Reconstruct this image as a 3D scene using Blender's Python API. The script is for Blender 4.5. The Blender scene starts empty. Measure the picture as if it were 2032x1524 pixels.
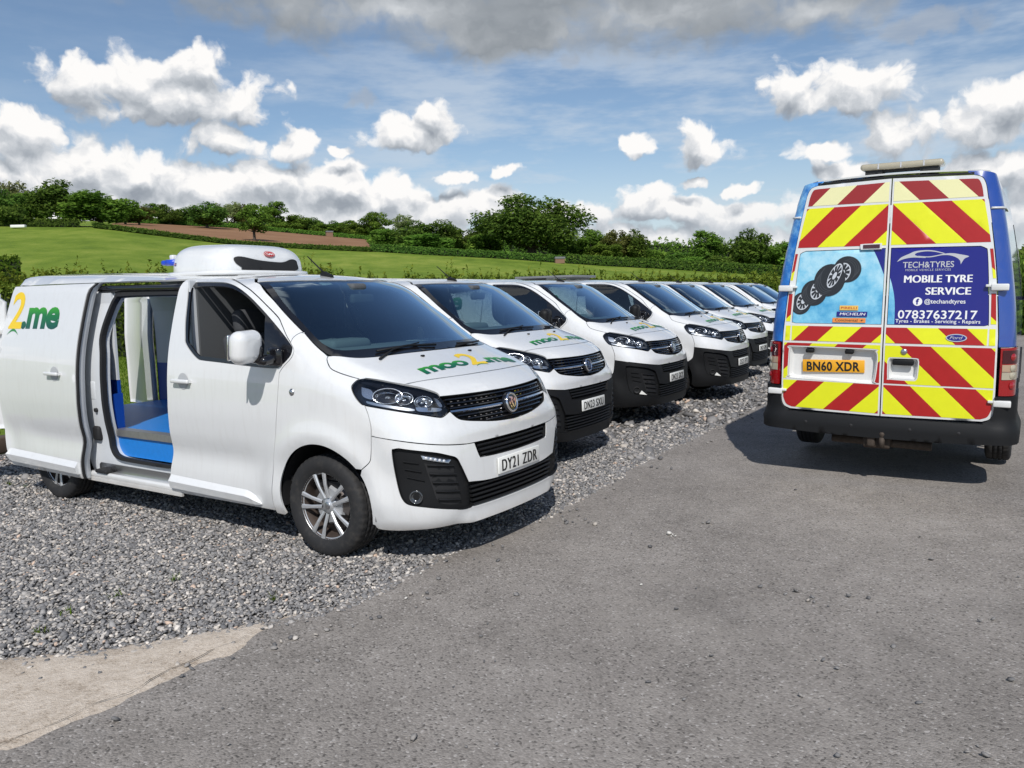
import bpy, math, random
import numpy as np
from mathutils import Matrix, Vector
from mathutils.geometry import delaunay_2d_cdt

scene = bpy.context.scene
COL = scene.collection
R = math.radians
rng = np.random.default_rng(11)

# ------------------------------------------------------------------ camera
FPX, PITCH, ROLL, CAMH = 1605.2, 0.1100, -0.0220, 1.693
_cp, _sp, _cr, _sr = math.cos(PITCH), math.sin(PITCH), math.cos(ROLL), math.sin(ROLL)
_fwd = Vector((0, _cp, -_sp)); _r0 = Vector((1, 0, 0)); _u0 = Vector((0, _sp, _cp))
_rt = _cr * _r0 + _sr * _u0; _up = -_sr * _r0 + _cr * _u0
cd = bpy.data.cameras.new('camera'); cam = bpy.data.objects.new('camera', cd); COL.objects.link(cam)
cd.sensor_fit = 'HORIZONTAL'; cd.angle = 2 * math.atan(1016 / FPX)
cd.clip_start = .05; cd.clip_end = 6000
m = Matrix((( _rt.x, _up.x, -_fwd.x, 0), (_rt.y, _up.y, -_fwd.y, 0), (_rt.z, _up.z, -_fwd.z, CAMH), (0, 0, 0, 1)))
cam.matrix_world = m
scene.camera = cam

# ------------------------------------------------------------------ light and exposure
SUNV = Vector((-.005, -1.009, 1.0)).normalized()          # towards the sun
sd = bpy.data.lights.new('sun', 'SUN'); sun = bpy.data.objects.new('sun', sd); COL.objects.link(sun)
sd.energy = 3.9; sd.angle = R(.55); sd.color = (1.0, .97, .925)
sun.rotation_euler = (-SUNV).to_track_quat('-Z', 'Y').to_euler()
scene.view_settings.view_transform = 'Standard'; scene.view_settings.look = 'None'
scene.view_settings.exposure = 0.0; scene.view_settings.gamma = 1.0
scene.view_settings.use_curve_mapping = False
scene.cycles.max_bounces = 7; scene.cycles.transparent_max_bounces = 24
scene.cycles.diffuse_bounces = 3; scene.cycles.caustics_reflective = False; scene.cycles.caustics_refractive = False
scene.cycles.use_denoising = True

# ------------------------------------------------------------------ node helper
class NT:
    def __init__(s, nt): s.t = nt; s.n = nt.nodes; s.l = nt.links
    def node(s, typ, **kw):
        n = s.n.new(typ)
        for k, v in kw.items(): setattr(n, k, v)
        return n
    def put(s, sock, v):
        if isinstance(v, bpy.types.NodeSocket): s.l.new(v, sock)
        elif v is not None:
            if hasattr(sock.default_value, '__len__') and not hasattr(v, '__len__'): v = [v] * len(sock.default_value)
            if hasattr(v, '__len__') and len(v) == 3 and len(sock.default_value) == 4: v = (*v, 1)
            sock.default_value = v
    def math(s, op, a, b=None, c=None, clamp=False):
        n = s.node('ShaderNodeMath', operation=op, use_clamp=clamp)
        for i, v in enumerate((a, b, c)):
            if v is not None: s.put(n.inputs[i], v)
        return n.outputs[0]
    def vmath(s, op, a, b=None, out=0):
        n = s.node('ShaderNodeVectorMath', operation=op)
        s.put(n.inputs[0], a)
        if b is not None: s.put(n.inputs[1], b)
        return n.outputs[out]
    def noise(s, vec, scale, detail=3, rough=.5, dist=0, out='Fac'):
        n = s.node('ShaderNodeTexNoise'); s.put(n.inputs['Vector'], vec)
        s.put(n.inputs['Scale'], scale); s.put(n.inputs['Detail'], detail); s.put(n.inputs['Roughness'], rough); s.put(n.inputs['Distortion'], dist)
        return n.outputs[out]
    def voro(s, vec, scale, feature='F1', out='Distance', rand=1):
        n = s.node('ShaderNodeTexVoronoi', feature=feature); s.put(n.inputs['Vector'], vec); s.put(n.inputs['Scale'], scale)
        s.put(n.inputs['Randomness'], rand)
        return n.outputs[out]
    def ramp(s, fac, stops, interp='LINEAR'):
        n = s.node('ShaderNodeValToRGB'); n.color_ramp.interpolation = interp
        e = n.color_ramp.elements
        while len(e) < len(stops): e.new(.5)
        for el, (p, c) in zip(e, stops):
            el.position = p; el.color = (*c, 1) if hasattr(c, '__len__') else (c, c, c, 1)
        s.put(n.inputs[0], fac); return n.outputs[0]
    def mix(s, fac, a, b, blend='MIX'):
        n = s.node('ShaderNodeMix', data_type='RGBA', blend_type=blend)
        s.put(n.inputs[0], fac); s.put(n.inputs[6], a); s.put(n.inputs[7], b); return n.outputs[2]
    def sstep(s, x, a, b):
        n = s.node('ShaderNodeMapRange', interpolation_type='SMOOTHSTEP'); s.put(n.inputs[0], x); n.inputs[1].default_value = a; n.inputs[2].default_value = b
        return n.outputs[0]
    def bump(s, h, strength=.3, dist=.01, normal=None):
        n = s.node('ShaderNodeBump'); n.inputs['Strength'].default_value = strength; n.inputs['Distance'].default_value = dist
        s.put(n.inputs['Height'], h)
        if normal: s.put(n.inputs['Normal'], normal)
        return n.outputs[0]

# ------------------------------------------------------------------ sky with cumulus
world = bpy.data.worlds.new('World'); scene.world = world; world.use_nodes = True
def bear(px, py):
    d = _fwd + _rt * ((px - 1016) / FPX) + _up * ((762 - py) / FPX)
    return math.atan2(d.x, d.y), d.z / math.hypot(d.x, d.y)
CUMULUS = [  # (px, py, rx, ry) of the clouds over the field, photograph pixels -> bearing and elevation
    (345, 198, 190, 58), (385, 140, 66, 60), (185, 160, 115, 44), (470, 205, 64, 50), (285, 155, 70, 46),
    (60, 255, 62, 40), (25, 290, 70, 26),
    (60, 345, 130, 66), (165, 330, 80, 50), (275, 345, 90, 58), (400, 370, 130, 50), (540, 365, 110, 50), (660, 365, 100, 50), (765, 385, 80, 46),
    (350, 440, 600, 56), (1250, 492, 900, 44), (1060, 470, 240, 30),
    (440, 275, 80, 38), (590, 292, 58, 28), (815, 268, 92, 34), (852, 232, 46, 48),
    (960, 408, 90, 42), (1080, 432, 170, 36), (1390, 300, 68, 28), (1385, 275, 38, 40), (1262, 288, 48, 20),
    (1660, 195, 150, 36), (1572, 178, 66, 50), (1690, 165, 80, 36),
    (1755, 275, 50, 54), (1680, 335, 64, 30), (1635, 298, 60, 20), (1945, 252, 120, 44), (1995, 200, 66, 48),
    (2010, 330, 120, 50), (1290, 398, 70, 44), (1350, 415, 90, 30), (1480, 425, 140, 32), (1700, 420, 200, 46), (1930, 430, 170, 54),
    (1000, 338, 26, 15), (898, 349, 56, 13), (1380, 362, 40, 11), (1475, 378, 42, 15), (682, 300, 28, 11),
]
STRATUS = [(800, 22, 520, 84), (1330, 22, 480, 82), (1620, 25, 260, 66), (1010, 70, 330, 50)]
FAINT = [(722, 196, 42, 24), (1125, 118, 44, 26), (1850, 45, 110, 34)]
def build_sky():
    nt = NT(world.node_tree); nt.n.clear()
    out = nt.node('ShaderNodeOutputWorld'); bg = nt.node('ShaderNodeBackground'); bg.inputs[1].default_value = .100
    sky = nt.node('ShaderNodeTexSky', sky_type='NISHITA', sun_disc=False)
    sky.sun_elevation = math.asin(SUNV.z); sky.sun_rotation = math.atan2(SUNV.x, SUNV.y)
    sky.altitude = 60; sky.air_density = 1.0; sky.dust_density = .35; sky.ozone_density = 2.4
    tc = nt.node('ShaderNodeTexCoord'); d = tc.outputs['Generated']
    sp = nt.node('ShaderNodeSeparateXYZ'); nt.put(sp.inputs[0], d)
    X, Y, Z = sp.outputs
    az = nt.math('ARCTAN2', X, Y)
    hyp = nt.math('SQRT', nt.math('SUBTRACT', 1.0001, nt.math('MULTIPLY', Z, Z)))
    el = nt.math('DIVIDE', Z, nt.math('MAXIMUM', hyp, .02))
    P0 = nt.node('ShaderNodeCombineXYZ'); nt.put(P0.inputs[0], az); nt.put(P0.inputs[1], el); P0 = P0.outputs[0]
    def n2(vec, scale, detail, rough=.55, out='Fac'):
        n = nt.node('ShaderNodeTexNoise', noise_dimensions='2D'); nt.put(n.inputs['Vector'], vec)
        n.inputs['Scale'].default_value = scale; n.inputs['Detail'].default_value = detail; n.inputs['Roughness'].default_value = rough
        return n.outputs[out]
    def v2(vec, scale):
        n = nt.node('ShaderNodeTexVoronoi', voronoi_dimensions='2D', feature='F1'); nt.put(n.inputs['Vector'], vec); n.inputs['Scale'].default_value = scale
        n.inputs['Detail'].default_value = 1.0; n.inputs['Roughness'].default_value = .5; n.inputs['Lacunarity'].default_value = 2.4
        return n.outputs['Distance']
    def mad(v, mul, add):
        n = nt.node('ShaderNodeVectorMath', operation='MULTIPLY_ADD'); nt.put(n.inputs[0], v); nt.put(n.inputs[1], mul); nt.put(n.inputs[2], add); return n.outputs[0]
    wob = mad(n2(P0, 15, 4, .62, 'Color'), (.046, .032, 0), (-.023, -.016, 0))
    Pw = nt.vmath('ADD', P0, wob)
    def field(P, blobs, k=.30):
        acc = None
        for (px, py, rx, ry) in blobs:
            a, e = bear(px, py); sx, sy = FPX / rx, FPX / ry
            L = nt.vmath('LENGTH', mad(P, (sx, sy, 0), (-a * sx, -e * sy, 0)), out=1)
            acc = L if acc is None else nt.math('SMOOTH_MIN', acc, L, k)
        return nt.math('SUBTRACT', 1.0, acc)
    def fbm(P):
        a = nt.math('MULTIPLY_ADD', n2(P, 17, 7, .66), 1.9, -.95)
        return nt.math('ADD', a, nt.math('MULTIPLY_ADD', v2(P, 26), -1.0, .46))
    zz = nt.math('ADD', nt.math('MAXIMUM', Z, 0), .22)
    pl = nt.node('ShaderNodeCombineXYZ'); nt.put(pl.inputs[0], nt.math('DIVIDE', X, zz)); nt.put(pl.inputs[1], nt.math('DIVIDE', Y, zz))
    wide = nt.math('MULTIPLY_ADD', n2(pl.outputs[0], 1.35, 4, .6), 5.0, -2.95)
    away = nt.math('MAXIMUM', nt.sstep(nt.math('ABSOLUTE', az), .66, .85), nt.sstep(el, .40, .55))
    wide = nt.math('MULTIPLY_ADD', nt.math('ADD', wide, 1.2), away, -1.2)
    B0 = nt.math('MAXIMUM', field(Pw, CUMULUS), wide); Pu = nt.vmath('ADD', Pw, (.003, .013, 0))
    B1 = nt.math('MAXIMUM', field(nt.vmath('ADD', Pw, (.004, .022, 0)), CUMULUS), wide)
    flat = nt.sstep(el, .8, .4)
    N0 = nt.math('MULTIPLY', fbm(Pw), flat); N1 = nt.math('MULTIPLY', fbm(Pu), flat)
    bank = nt.math('MULTIPLY', nt.math('MULTIPLY', nt.sstep(el, .150, .105), nt.sstep(az, .0, -.12)), .40)
    f0 = nt.math('MULTIPLY_ADD', N0, .58, nt.math('ADD', B0, nt.math('ADD', bank, .10)))
    alpha = nt.sstep(f0, -.04, .36)
    lit = nt.math('MULTIPLY_ADD', nt.math('SUBTRACT', B0, B1), .80, .52)
    lit = nt.math('MULTIPLY_ADD', nt.math('SUBTRACT', N0, N1), .50, lit)
    lit = nt.math('MULTIPLY_ADD', nt.sstep(f0, .9, .1), .14, nt.math('MULTIPLY_ADD', bank, .45, lit), clamp=True)
    ccol = nt.ramp(lit, [(.05, (3.1, 3.45, 3.95)), (.32, (4.3, 4.65, 5.1)), (.55, (5.8, 6.1, 6.5)), (.76, (7.6, 7.75, 8.0)), (1.0, (9.9, 9.75, 9.6))])
    ccol = nt.mix(nt.math('MULTIPLY', nt.sstep(el, .13, .02), .45), ccol, (5.9, 6.4, 7.0))
    base = sky.outputs[0]
    st = n2(mad(P0, (1.6, 6.5, 1), (0, 0, 0)), 3.2, 5, .62)
    veil = nt.math('MULTIPLY', nt.sstep(st, .36, .70), nt.math('MULTIPLY_ADD', nt.sstep(az, -.45, -.02), .52, .12))
    veil = nt.math('MULTIPLY', veil, nt.sstep(el, .42, .20))
    veil = nt.math('MAXIMUM', veil, nt.math('MULTIPLY', nt.sstep(el, .20, .0), .72))
    c = nt.mix(veil, base, (6.2, 6.9, 7.7))
    g2 = nt.math('MULTIPLY_ADD', N0, .7, field(Pw, FAINT))
    c = nt.mix(nt.math('MULTIPLY', nt.sstep(g2, .0, .6), .55), c, (4.0, 4.4, 5.0))
    c = nt.mix(alpha, c, ccol)
    sn = n2(mad(Pw, (1, 1.7, 1), (.4, .1, 0)), 6, 5, .55)
    g0 = nt.math('ADD', nt.math('MULTIPLY_ADD', sn, 2.0, -1.0), nt.math('MULTIPLY_ADD', N0, .22, field(Pw, STRATUS)))
    ga = nt.math('MULTIPLY', nt.sstep(g0, -.12, .70), .95)
    gl = nt.math('MULTIPLY_ADD', nt.sstep(g0, .9, .1), .20, sn)
    gcol = nt.ramp(gl, [(.34, (7.4, 7.6, 7.8)), (.44, (5.3, 5.55, 5.8)), (.54, (3.8, 4.05, 4.3)), (.66, (2.9, 3.15, 3.4)), (.85, (4.6, 4.9, 5.2))])
    c = nt.mix(ga, c, gcol)
    c = nt.mix(nt.sstep(Z, -.02, .005), (1.6, 1.9, 1.5), c)
    nt.put(bg.inputs[0], c); nt.l.new(bg.outputs[0], out.inputs[0])
    world.cycles.sampling_method = 'MANUAL'; world.cycles.sample_map_resolution = 256
build_sky()

# ------------------------------------------------------------------ materials
MATS = {}
def newmat(name):
    mt = bpy.data.materials.new(name); mt.use_nodes = True
    nt = NT(mt.node_tree); b = nt.n['Principled BSDF']; MATS[name] = mt
    return mt, nt, b
def simple(name, col, rough=.5, metal=0, coat=0, bump=0, bscale=200, var=0, vscale=8, spec=.5):
    mt, nt, b = newmat(name)
    c = (*col, 1); b.inputs['Roughness'].default_value = rough; b.inputs['Metallic'].default_value = metal
    b.inputs['Coat Weight'].default_value = coat; b.inputs['Coat Roughness'].default_value = .04; b.inputs['Specular IOR Level'].default_value = spec
    tc = nt.node('ShaderNodeTexCoord').outputs['Object']
    if var:
        n = nt.noise(tc, vscale, 5, .6)
        nt.put(b.inputs['Base Color'], nt.mix(n, tuple(x * (1 - var) for x in col), tuple(min(1, x * (1 + var)) for x in col)))
    else: b.inputs['Base Color'].default_value = c
    if bump: nt.put(b.inputs['Normal'], nt.bump(nt.noise(tc, bscale, 3), bump, .002))
    return mt
def paint(name, col, dirt=.6):
    mt, nt, b = newmat(name)
    tc = nt.node('ShaderNodeTexCoord').outputs['Object']
    sp = nt.node('ShaderNodeSeparateXYZ'); nt.put(sp.inputs[0], tc); z = sp.outputs[2]
    n = nt.noise(tc, 5, 6, .65); n2 = nt.noise(nt.vmath('MULTIPLY', tc, (9, 9, 1.2)), 3, 4, .6)
    low = nt.sstep(nt.math('ADD', z, nt.math('MULTIPLY', n, -.10)), .27, .14)          # road dirt thrown up along the sills
    film = nt.math('MULTIPLY', nt.sstep(n2, .45, .8), .16)
    f = nt.math('MULTIPLY', nt.math('MAXIMUM', low, film), dirt)
    nt.put(b.inputs['Base Color'], nt.mix(f, (*col, 1), (.34, .29, .23, 1)))
    nt.put(b.inputs['Roughness'], nt.math('MULTIPLY_ADD', f, .4, .30))
    b.inputs['Coat Weight'].default_value = 1.0; b.inputs['Coat Roughness'].default_value = .03; b.inputs['Coat IOR'].default_value = 1.65
    return mt
def glass(name, tint, refl=1.0, rough=.0, tint2=(1, 1, 1)):
    mt, nt, b = newmat(name); nt.n.remove(b)
    o = nt.n['Material Output']
    t = nt.node('ShaderNodeBsdfTransparent'); t.inputs[0].default_value = (*tint, 1)
    g = nt.node('ShaderNodeBsdfGlossy'); g.inputs['Roughness'].default_value = rough; g.inputs[0].default_value = (*tint2, 1)
    fr = nt.node('ShaderNodeFresnel'); fr.inputs[0].default_value = 1.52
    fac = nt.math('MULTIPLY', fr.outputs[0], refl, clamp=True)
    mx = nt.node('ShaderNodeMixShader'); nt.put(mx.inputs[0], fac); nt.l.new(t.outputs[0], mx.inputs[1]); nt.l.new(g.outputs[0], mx.inputs[2])
    nt.l.new(mx.outputs[0], o.inputs[0]); return mt
paint('white_paint', (.72, .725, .72)); paint('blue_paint', (.012, .055, .30), .2); paint('transit_white', (.72, .72, .70), .3)
simple('black_plastic', (.011, .0115, .0125), .55, bump=.25, bscale=400, spec=.22)
simple('black_gloss', (.008, .008, .01), .12, coat=.5)
simple('rubber_seal', (.012, .012, .013), .7)
simple('dark_cabin', (.085, .09, .095), .75, bump=.2, bscale=300)
simple('dash_grey', (.17, .18, .185), .75, bump=.2, bscale=300)
simple('grey_cabin', (.30, .31, .32), .8)
simple('seat_fabric', (.055, .058, .064), .9, var=.3, vscale=60)
simple('chrome', (.80, .80, .82), .10, 1); simple('dull_chrome', (.55, .56, .58), .28, 1)
simple('alloy', (.60, .61, .62), .38, .65, var=.12, vscale=25); simple('wheel_barrel', (.085, .065, .055), .6, .4, var=.4, vscale=20)
simple('brake', (.16, .14, .13), .5, .8, var=.3, vscale=30)
simple('plate_white', (.80, .80, .76), .3, coat=.3); simple('plate_yellow', (.80, .38, .015), .35, coat=.3); simple('ink_black', (.01, .01, .01), .5)
simple('bay_white', (.60, .62, .64), .5); simple('bay_blue', (.005, .055, .33), .45, var=.15); 
simple('bay_floor', (.012, .20, .62), .42, bump=.5, bscale=160, var=.18, vscale=30); simple('alu_strip', (.42, .41, .40), .42, .8, var=.2, vscale=30)
simple('red_lens', (.30, .006, .008), .12, coat=1); simple('dark_red_lens', (.05, .004, .008), .12, coat=1); simple('amber_lens', (.42, .30, .20), .18, coat=1)
simple('chev_red', (.40, .012, .012), .42, var=.12, vscale=14); simple('chev_yellow', (.75, .77, .012), .45, var=.07, vscale=11); simple('chev_cream', (.80, .77, .42), .5); simple('chev_red_old', (.30, .018, .02), .5)
simple('print_navy', (.012, .012, .20), .25, coat=.3); simple('print_white', (.82, .82, .82), .4); simple('print_silver', (.55, .55, .57), .35, .2)
simple('print_tyre', (.022, .024, .028), .4); simple('print_tyre_mid', (.055, .06, .068), .4); simple('print_rim', (.55, .58, .62), .35); simple('print_orange', (.80, .27, .06), .45); simple('print_ochre', (.80, .50, .10), .45); simple('print_red', (.45, .02, .02), .45)
simple('green_print', (.02, .22, .05), .35); simple('yellow_print', (.80, .55, .01), .35)
simple('rust', (.075, .058, .046), .75, .5, var=.6, vscale=30); simple('clear_plastic', (.40, .36, .27), .22, coat=.6, var=.12, vscale=30)
simple('blue_cap', (.01, .06, .55), .35, coat=.3); simple('silver_lamp', (.62, .64, .68), .16, .9)
simple('roof_panel_grey', (.16, .165, .17), .45, coat=.2); simple('hivis', (.55, .75, .03), .7); simple('wood_sleeper', (.10, .07, .05), .85, var=.4, vscale=20)
glass('windscreen_glass', (.66, .86, .88), 3.4, tint2=(.72, .88, 1.0)); glass('side_glass', (.42, .50, .53), 2.0); glass('lens_glass', (.92, .94, .95), 1.1)
def m_tyre():
    mt, nt, b = newmat('tyre'); tc = nt.node('ShaderNodeTexCoord').outputs['Object']
    n = nt.noise(tc, 14, 5, .65)
    nt.put(b.inputs['Base Color'], nt.mix(nt.sstep(n, .45, .8), (.016, .016, .017), (.045, .041, .037)))
    b.inputs['Roughness'].default_value = .78
    nt.put(b.inputs['Normal'], nt.bump(nt.noise(tc, 120, 3), .25, .002))
m_tyre()
def m_green_text():
    mt, nt, b = newmat('green_lettering')
    a = nt.node('ShaderNodeAttribute', attribute_name='vv').outputs['Fac']
    nt.put(b.inputs['Base Color'], nt.ramp(a, [(0, (.0, .075, .055)), (.55, (.005, .16, .035)), (1, (.05, .36, .012))])); b.inputs['Roughness'].default_value = .35
m_green_text()
def m_lightblue():
    mt, nt, b = newmat('print_water'); tc = nt.node('ShaderNodeTexCoord').outputs['Object']
    n = nt.noise(tc, 5, 8, .68); sp = nt.node('ShaderNodeSeparateXYZ'); nt.put(sp.inputs[0], tc)
    f = nt.math('ADD', n, nt.math('MULTIPLY', nt.math('SUBTRACT', sp.outputs[2], 1.65), .35))
    nt.put(b.inputs['Base Color'], nt.ramp(f, [(.30, (.06, .34, .60)), (.5, (.20, .54, .74)), (.70, (.42, .70, .82))])); b.inputs['Roughness'].default_value = .25; b.inputs['Coat Weight'].default_value = .3
    mt, nt, b = newmat('wrap_blue'); tc = nt.node('ShaderNodeTexCoord').outputs['Object']
    n = nt.noise(tc, 7, 8, .7); sp = nt.node('ShaderNodeSeparateXYZ'); nt.put(sp.inputs[0], tc)
    f = nt.math('ADD', n, nt.math('MULTIPLY', nt.math('SUBTRACT', sp.outputs[2], 1.7), .22))
    nt.put(b.inputs['Base Color'], nt.ramp(f, [(.35, (.01, .11, .42)), (.55, (.02, .19, .60)), (.75, (.25, .55, .85))])); b.inputs['Roughness'].default_value = .3; b.inputs['Coat Weight'].default_value = .5
m_lightblue()

# ------------------------------------------------------------------ object helpers
def tag(o, label=None, cat=None, group=None, kind=None):
    if label: o['label'] = label
    if cat: o['category'] = cat
    if group: o['group'] = group
    if kind: o['kind'] = kind
    return o
def mesh_np(name, V, F, mat=None, smooth=False, attrs=None):
    """V (n,3), F list of index lists or an (m,k) array"""
    me = bpy.data.meshes.new(name); V = np.asarray(V, np.float32)
    if isinstance(F, np.ndarray):
        k = F.shape[1]; me.vertices.add(len(V)); me.vertices.foreach_set('co', V.ravel())
        me.loops.add(F.size); me.loops.foreach_set('vertex_index', F.astype(np.int32).ravel())
        me.polygons.add(len(F)); me.polygons.foreach_set('loop_start', np.arange(0, F.size, k, dtype=np.int32))
        me.update(calc_edges=True)
    else:
        me.from_pydata(V.tolist(), [], [list(map(int, f)) for f in F])
    if smooth: me.polygons.foreach_set('use_smooth', np.ones(len(me.polygons), bool))
    for nm, (dom, typ, data) in (attrs or {}).items():
        a = me.attributes.new(nm, typ, dom); a.data.foreach_set('color' if 'COLOR' in typ else 'value', np.asarray(data, np.float32).ravel())
    if mat: me.materials.append(MATS[mat])
    me.validate(); me.update()
    return me
def link(name, me, parent=None):
    o = bpy.data.objects.new(name, me); COL.objects.link(o)
    if parent: o.parent = parent
    return o
class MB:
    """collects simple solids; faces carry a smooth flag"""
    def __init__(s): s.v = []; s.f = []; s.s = []
    def add(s, V, F, smooth=False):
        k = len(s.v); s.v += [tuple(map(float, p)) for p in V]; s.f += [[k + i for i in f] for f in F]; s.s += [smooth] * len(F); return s
    def box(s, c, d, M=None, bev=0):
        hx, hy, hz = d[0] / 2, d[1] / 2, d[2] / 2
        if bev: return s.rbox(c, d, bev, M)
        V = [Vector((x * hx, y * hy, z * hz)) for x in (-1, 1) for y in (-1, 1) for z in (-1, 1)]
        F = [(0, 1, 3, 2), (4, 6, 7, 5), (0, 4, 5, 1), (2, 3, 7, 6), (0, 2, 6, 4), (1, 5, 7, 3)]
        return s.add([(M @ p if M else p) + Vector(c) for p in V], F)
    def rbox(s, c, d, r, M=None, n=3, e=None):
        """rounded box"""
        N = 4 * n + 2; P = []
        hx, hy, hz = d[0] / 2 - r, d[1] / 2 - r, d[2] / 2 - r
        rows = []
        for i in range(n * 2 + 2):
            ii = i if i <= n else i - 1; ph = -math.pi / 2 + math.pi * ii / (2 * n); zz = -hz if i <= n else hz
            row = []
            for qd in range(4):
                sx = (1, -1, -1, 1)[qd]; sy = (1, 1, -1, -1)[qd]
                for j in range(n + 1):
                    th = qd * math.pi / 2 + j * math.pi / (2 * n)
                    p = Vector((sx * hx + r * math.cos(ph) * math.cos(th), sy * hy + r * math.cos(ph) * math.sin(th), zz + r * math.sin(ph)))
                    row.append((M @ p if M else p) + Vector(c))
            rows.append(row)
        k = len(rows[0]); V = [p for r_ in rows for p in r_]; F = []
        for i in range(len(rows) - 1):
            for j in range(k): F.append((i * k + j, i * k + (j + 1) % k, (i + 1) * k + (j + 1) % k, (i + 1) * k + j))
        F.append(tuple(range(k))[::-1]); F.append(tuple((len(rows) - 1) * k + j for j in range(k)))
        return s.add(V, F, True)
    def tube(s, pts, rad, n=8, caps=True, smooth=True):
        pts = [Vector(p) for p in pts]; rad = rad if hasattr(rad, '__len__') else [rad] * len(pts)
        V = []; F = []
        for i, p in enumerate(pts):
            t = (pts[min(i + 1, len(pts) - 1)] - pts[max(i - 1, 0)]).normalized()
            a = t.orthogonal().normalized() if i == 0 else (a - t * a.dot(t)).normalized()
            b = t.cross(a)
            for j in range(n):
                th = 2 * math.pi * j / n; V.append(p + (a * math.cos(th) + b * math.sin(th)) * rad[i])
        for i in range(len(pts) - 1):
            for j in range(n): F.append((i * n + j, i * n + (j + 1) % n, (i + 1) * n + (j + 1) % n, (i + 1) * n + j))
        s.add(V, F, smooth)
        if caps: k = len(s.v) - len(V); s.f += [[k + j for j in range(n)][::-1], [k + (len(pts) - 1) * n + j for j in range(n)]]; s.s += [False, False]
        return s
    def lathe(s, prof, c=(0, 0, 0), n=48, axis='y', smooth=True, mod=None):
        V = []; F = []
        for j in range(n):
            th = 2 * math.pi * j / n; cc, ss_ = math.cos(th), math.sin(th)
            for i, (r, h) in enumerate(prof):
                if mod: r = mod(i, j, r)
                p = (r * cc, h, r * ss_) if axis == 'y' else (r * cc, r * ss_, h) if axis == 'z' else (h, r * cc, r * ss_)
                V.append((p[0] + c[0], p[1] + c[1], p[2] + c[2]))
        k = len(prof)
        for j in range(n):
            for i in range(k - 1): F.append((j * k + i, ((j + 1) % n) * k + i, ((j + 1) % n) * k + i + 1, j * k + i + 1))
        return s.add(V, F, smooth)
    def prism(s, poly, h0, h1, axis='y'):
        n = len(poly); f = (lambda a, b, h: (a, h, b)) if axis == 'y' else (lambda a, b, h: (a, b, h)) if axis == 'z' else (lambda a, b, h: (h, a, b))
        V = [f(a, b, h0) for a, b in poly] + [f(a, b, h1) for a, b in poly]
        F = [tuple(range(n)), tuple(range(n, 2 * n))[::-1]] + [(i, i + n, (i + 1) % n + n, (i + 1) % n) for i in range(n)]
        return s.add(V, F)
    def mesh(s, name, mat, recalc=True):
        me = bpy.data.meshes.new(name); me.from_pydata(s.v, [], s.f)
        me.polygons.foreach_set('use_smooth', np.array(s.s, bool)); me.materials.append(MATS[mat])
        if recalc:
            import bmesh
            bm = bmesh.new(); bm.from_mesh(me); bmesh.ops.recalc_face_normals(bm, faces=bm.faces); bm.to_mesh(me); bm.free()
        me.update(); return me

# ------------------------------------------------------------------ surfaces from outlines
def ss(a, b, x):
    t = np.clip((x - a) / (b - a), 0, 1); return t * t * (3 - 2 * t)
def smax(a, b, k):
    h = np.maximum(k - np.abs(a - b), 0) / k; return np.maximum(a, b) + h * h * k * .25
def pchip(xk, yk):
    xk = np.array(xk, float); yk = np.array(yk, float); h = np.diff(xk); d = np.diff(yk) / h; m = np.zeros_like(yk)
    for i in range(1, len(xk) - 1):
        if d[i - 1] * d[i] > 0:
            w1 = 2 * h[i] + h[i - 1]; w2 = h[i] + 2 * h[i - 1]; m[i] = (w1 + w2) / (w1 / d[i - 1] + w2 / d[i])
    m[0] = d[0]; m[-1] = d[-1]
    def f(x):
        x = np.clip(x, xk[0], xk[-1]); i = np.clip(np.searchsorted(xk, x) - 1, 0, len(h) - 1); t = (x - xk[i]) / h[i]
        return yk[i] * (1 + 2 * t) * (1 - t) ** 2 + h[i] * m[i] * t * (1 - t) ** 2 + yk[i + 1] * t * t * (3 - 2 * t) + h[i] * m[i + 1] * t * t * (t - 1)
    return f
def cr(pts, n=5):
    """open Catmull-Rom through pts"""
    P = np.array(pts, float)
    if len(P) < 3: return [tuple(p) for p in P]
    Q = np.vstack([2 * P[0] - P[1], P, 2 * P[-1] - P[-2]]); out = []
    for i in range(1, len(Q) - 2):
        p0, p1, p2, p3 = Q[i - 1:i + 3]
        for t in np.arange(n) / n:
            out.append(tuple(.5 * (2 * p1 + (p2 - p0) * t + (2 * p0 - 5 * p1 + 4 * p2 - p3) * t * t + (3 * p1 - p0 - 3 * p2 + p3) * t ** 3)))
    out.append(tuple(P[-1])); return out
def path(*segs):
    """outline from smooth segments, corners where they meet"""
    out = []
    for sg in segs:
        for p in cr(sg):
            if not out or math.hypot(p[0] - out[-1][0], p[1] - out[-1][1]) > 1e-4: out.append(p)
    if math.hypot(out[0][0] - out[-1][0], out[0][1] - out[-1][1]) < 1e-4: out.pop()
    return out
def inside(poly, P):
    poly = np.asarray(poly); x, y = P[:, 0], P[:, 1]; c = np.zeros(len(P), bool)
    x1, y1 = poly[:, 0], poly[:, 1]; x2, y2 = np.roll(x1, -1), np.roll(y1, -1)
    for a, b, c2, d in zip(x1, y1, x2, y2):
        if b == d: continue
        k = ((b > y) != (d > y)) & (x < (c2 - a) * (y - b) / (d - b) + a); c ^= k
    return c
def area(poly):
    p = np.asarray(poly); return .5 * np.sum(p[:, 0] * np.roll(p[:, 1], -1) - np.roll(p[:, 0], -1) * p[:, 1])
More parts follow.
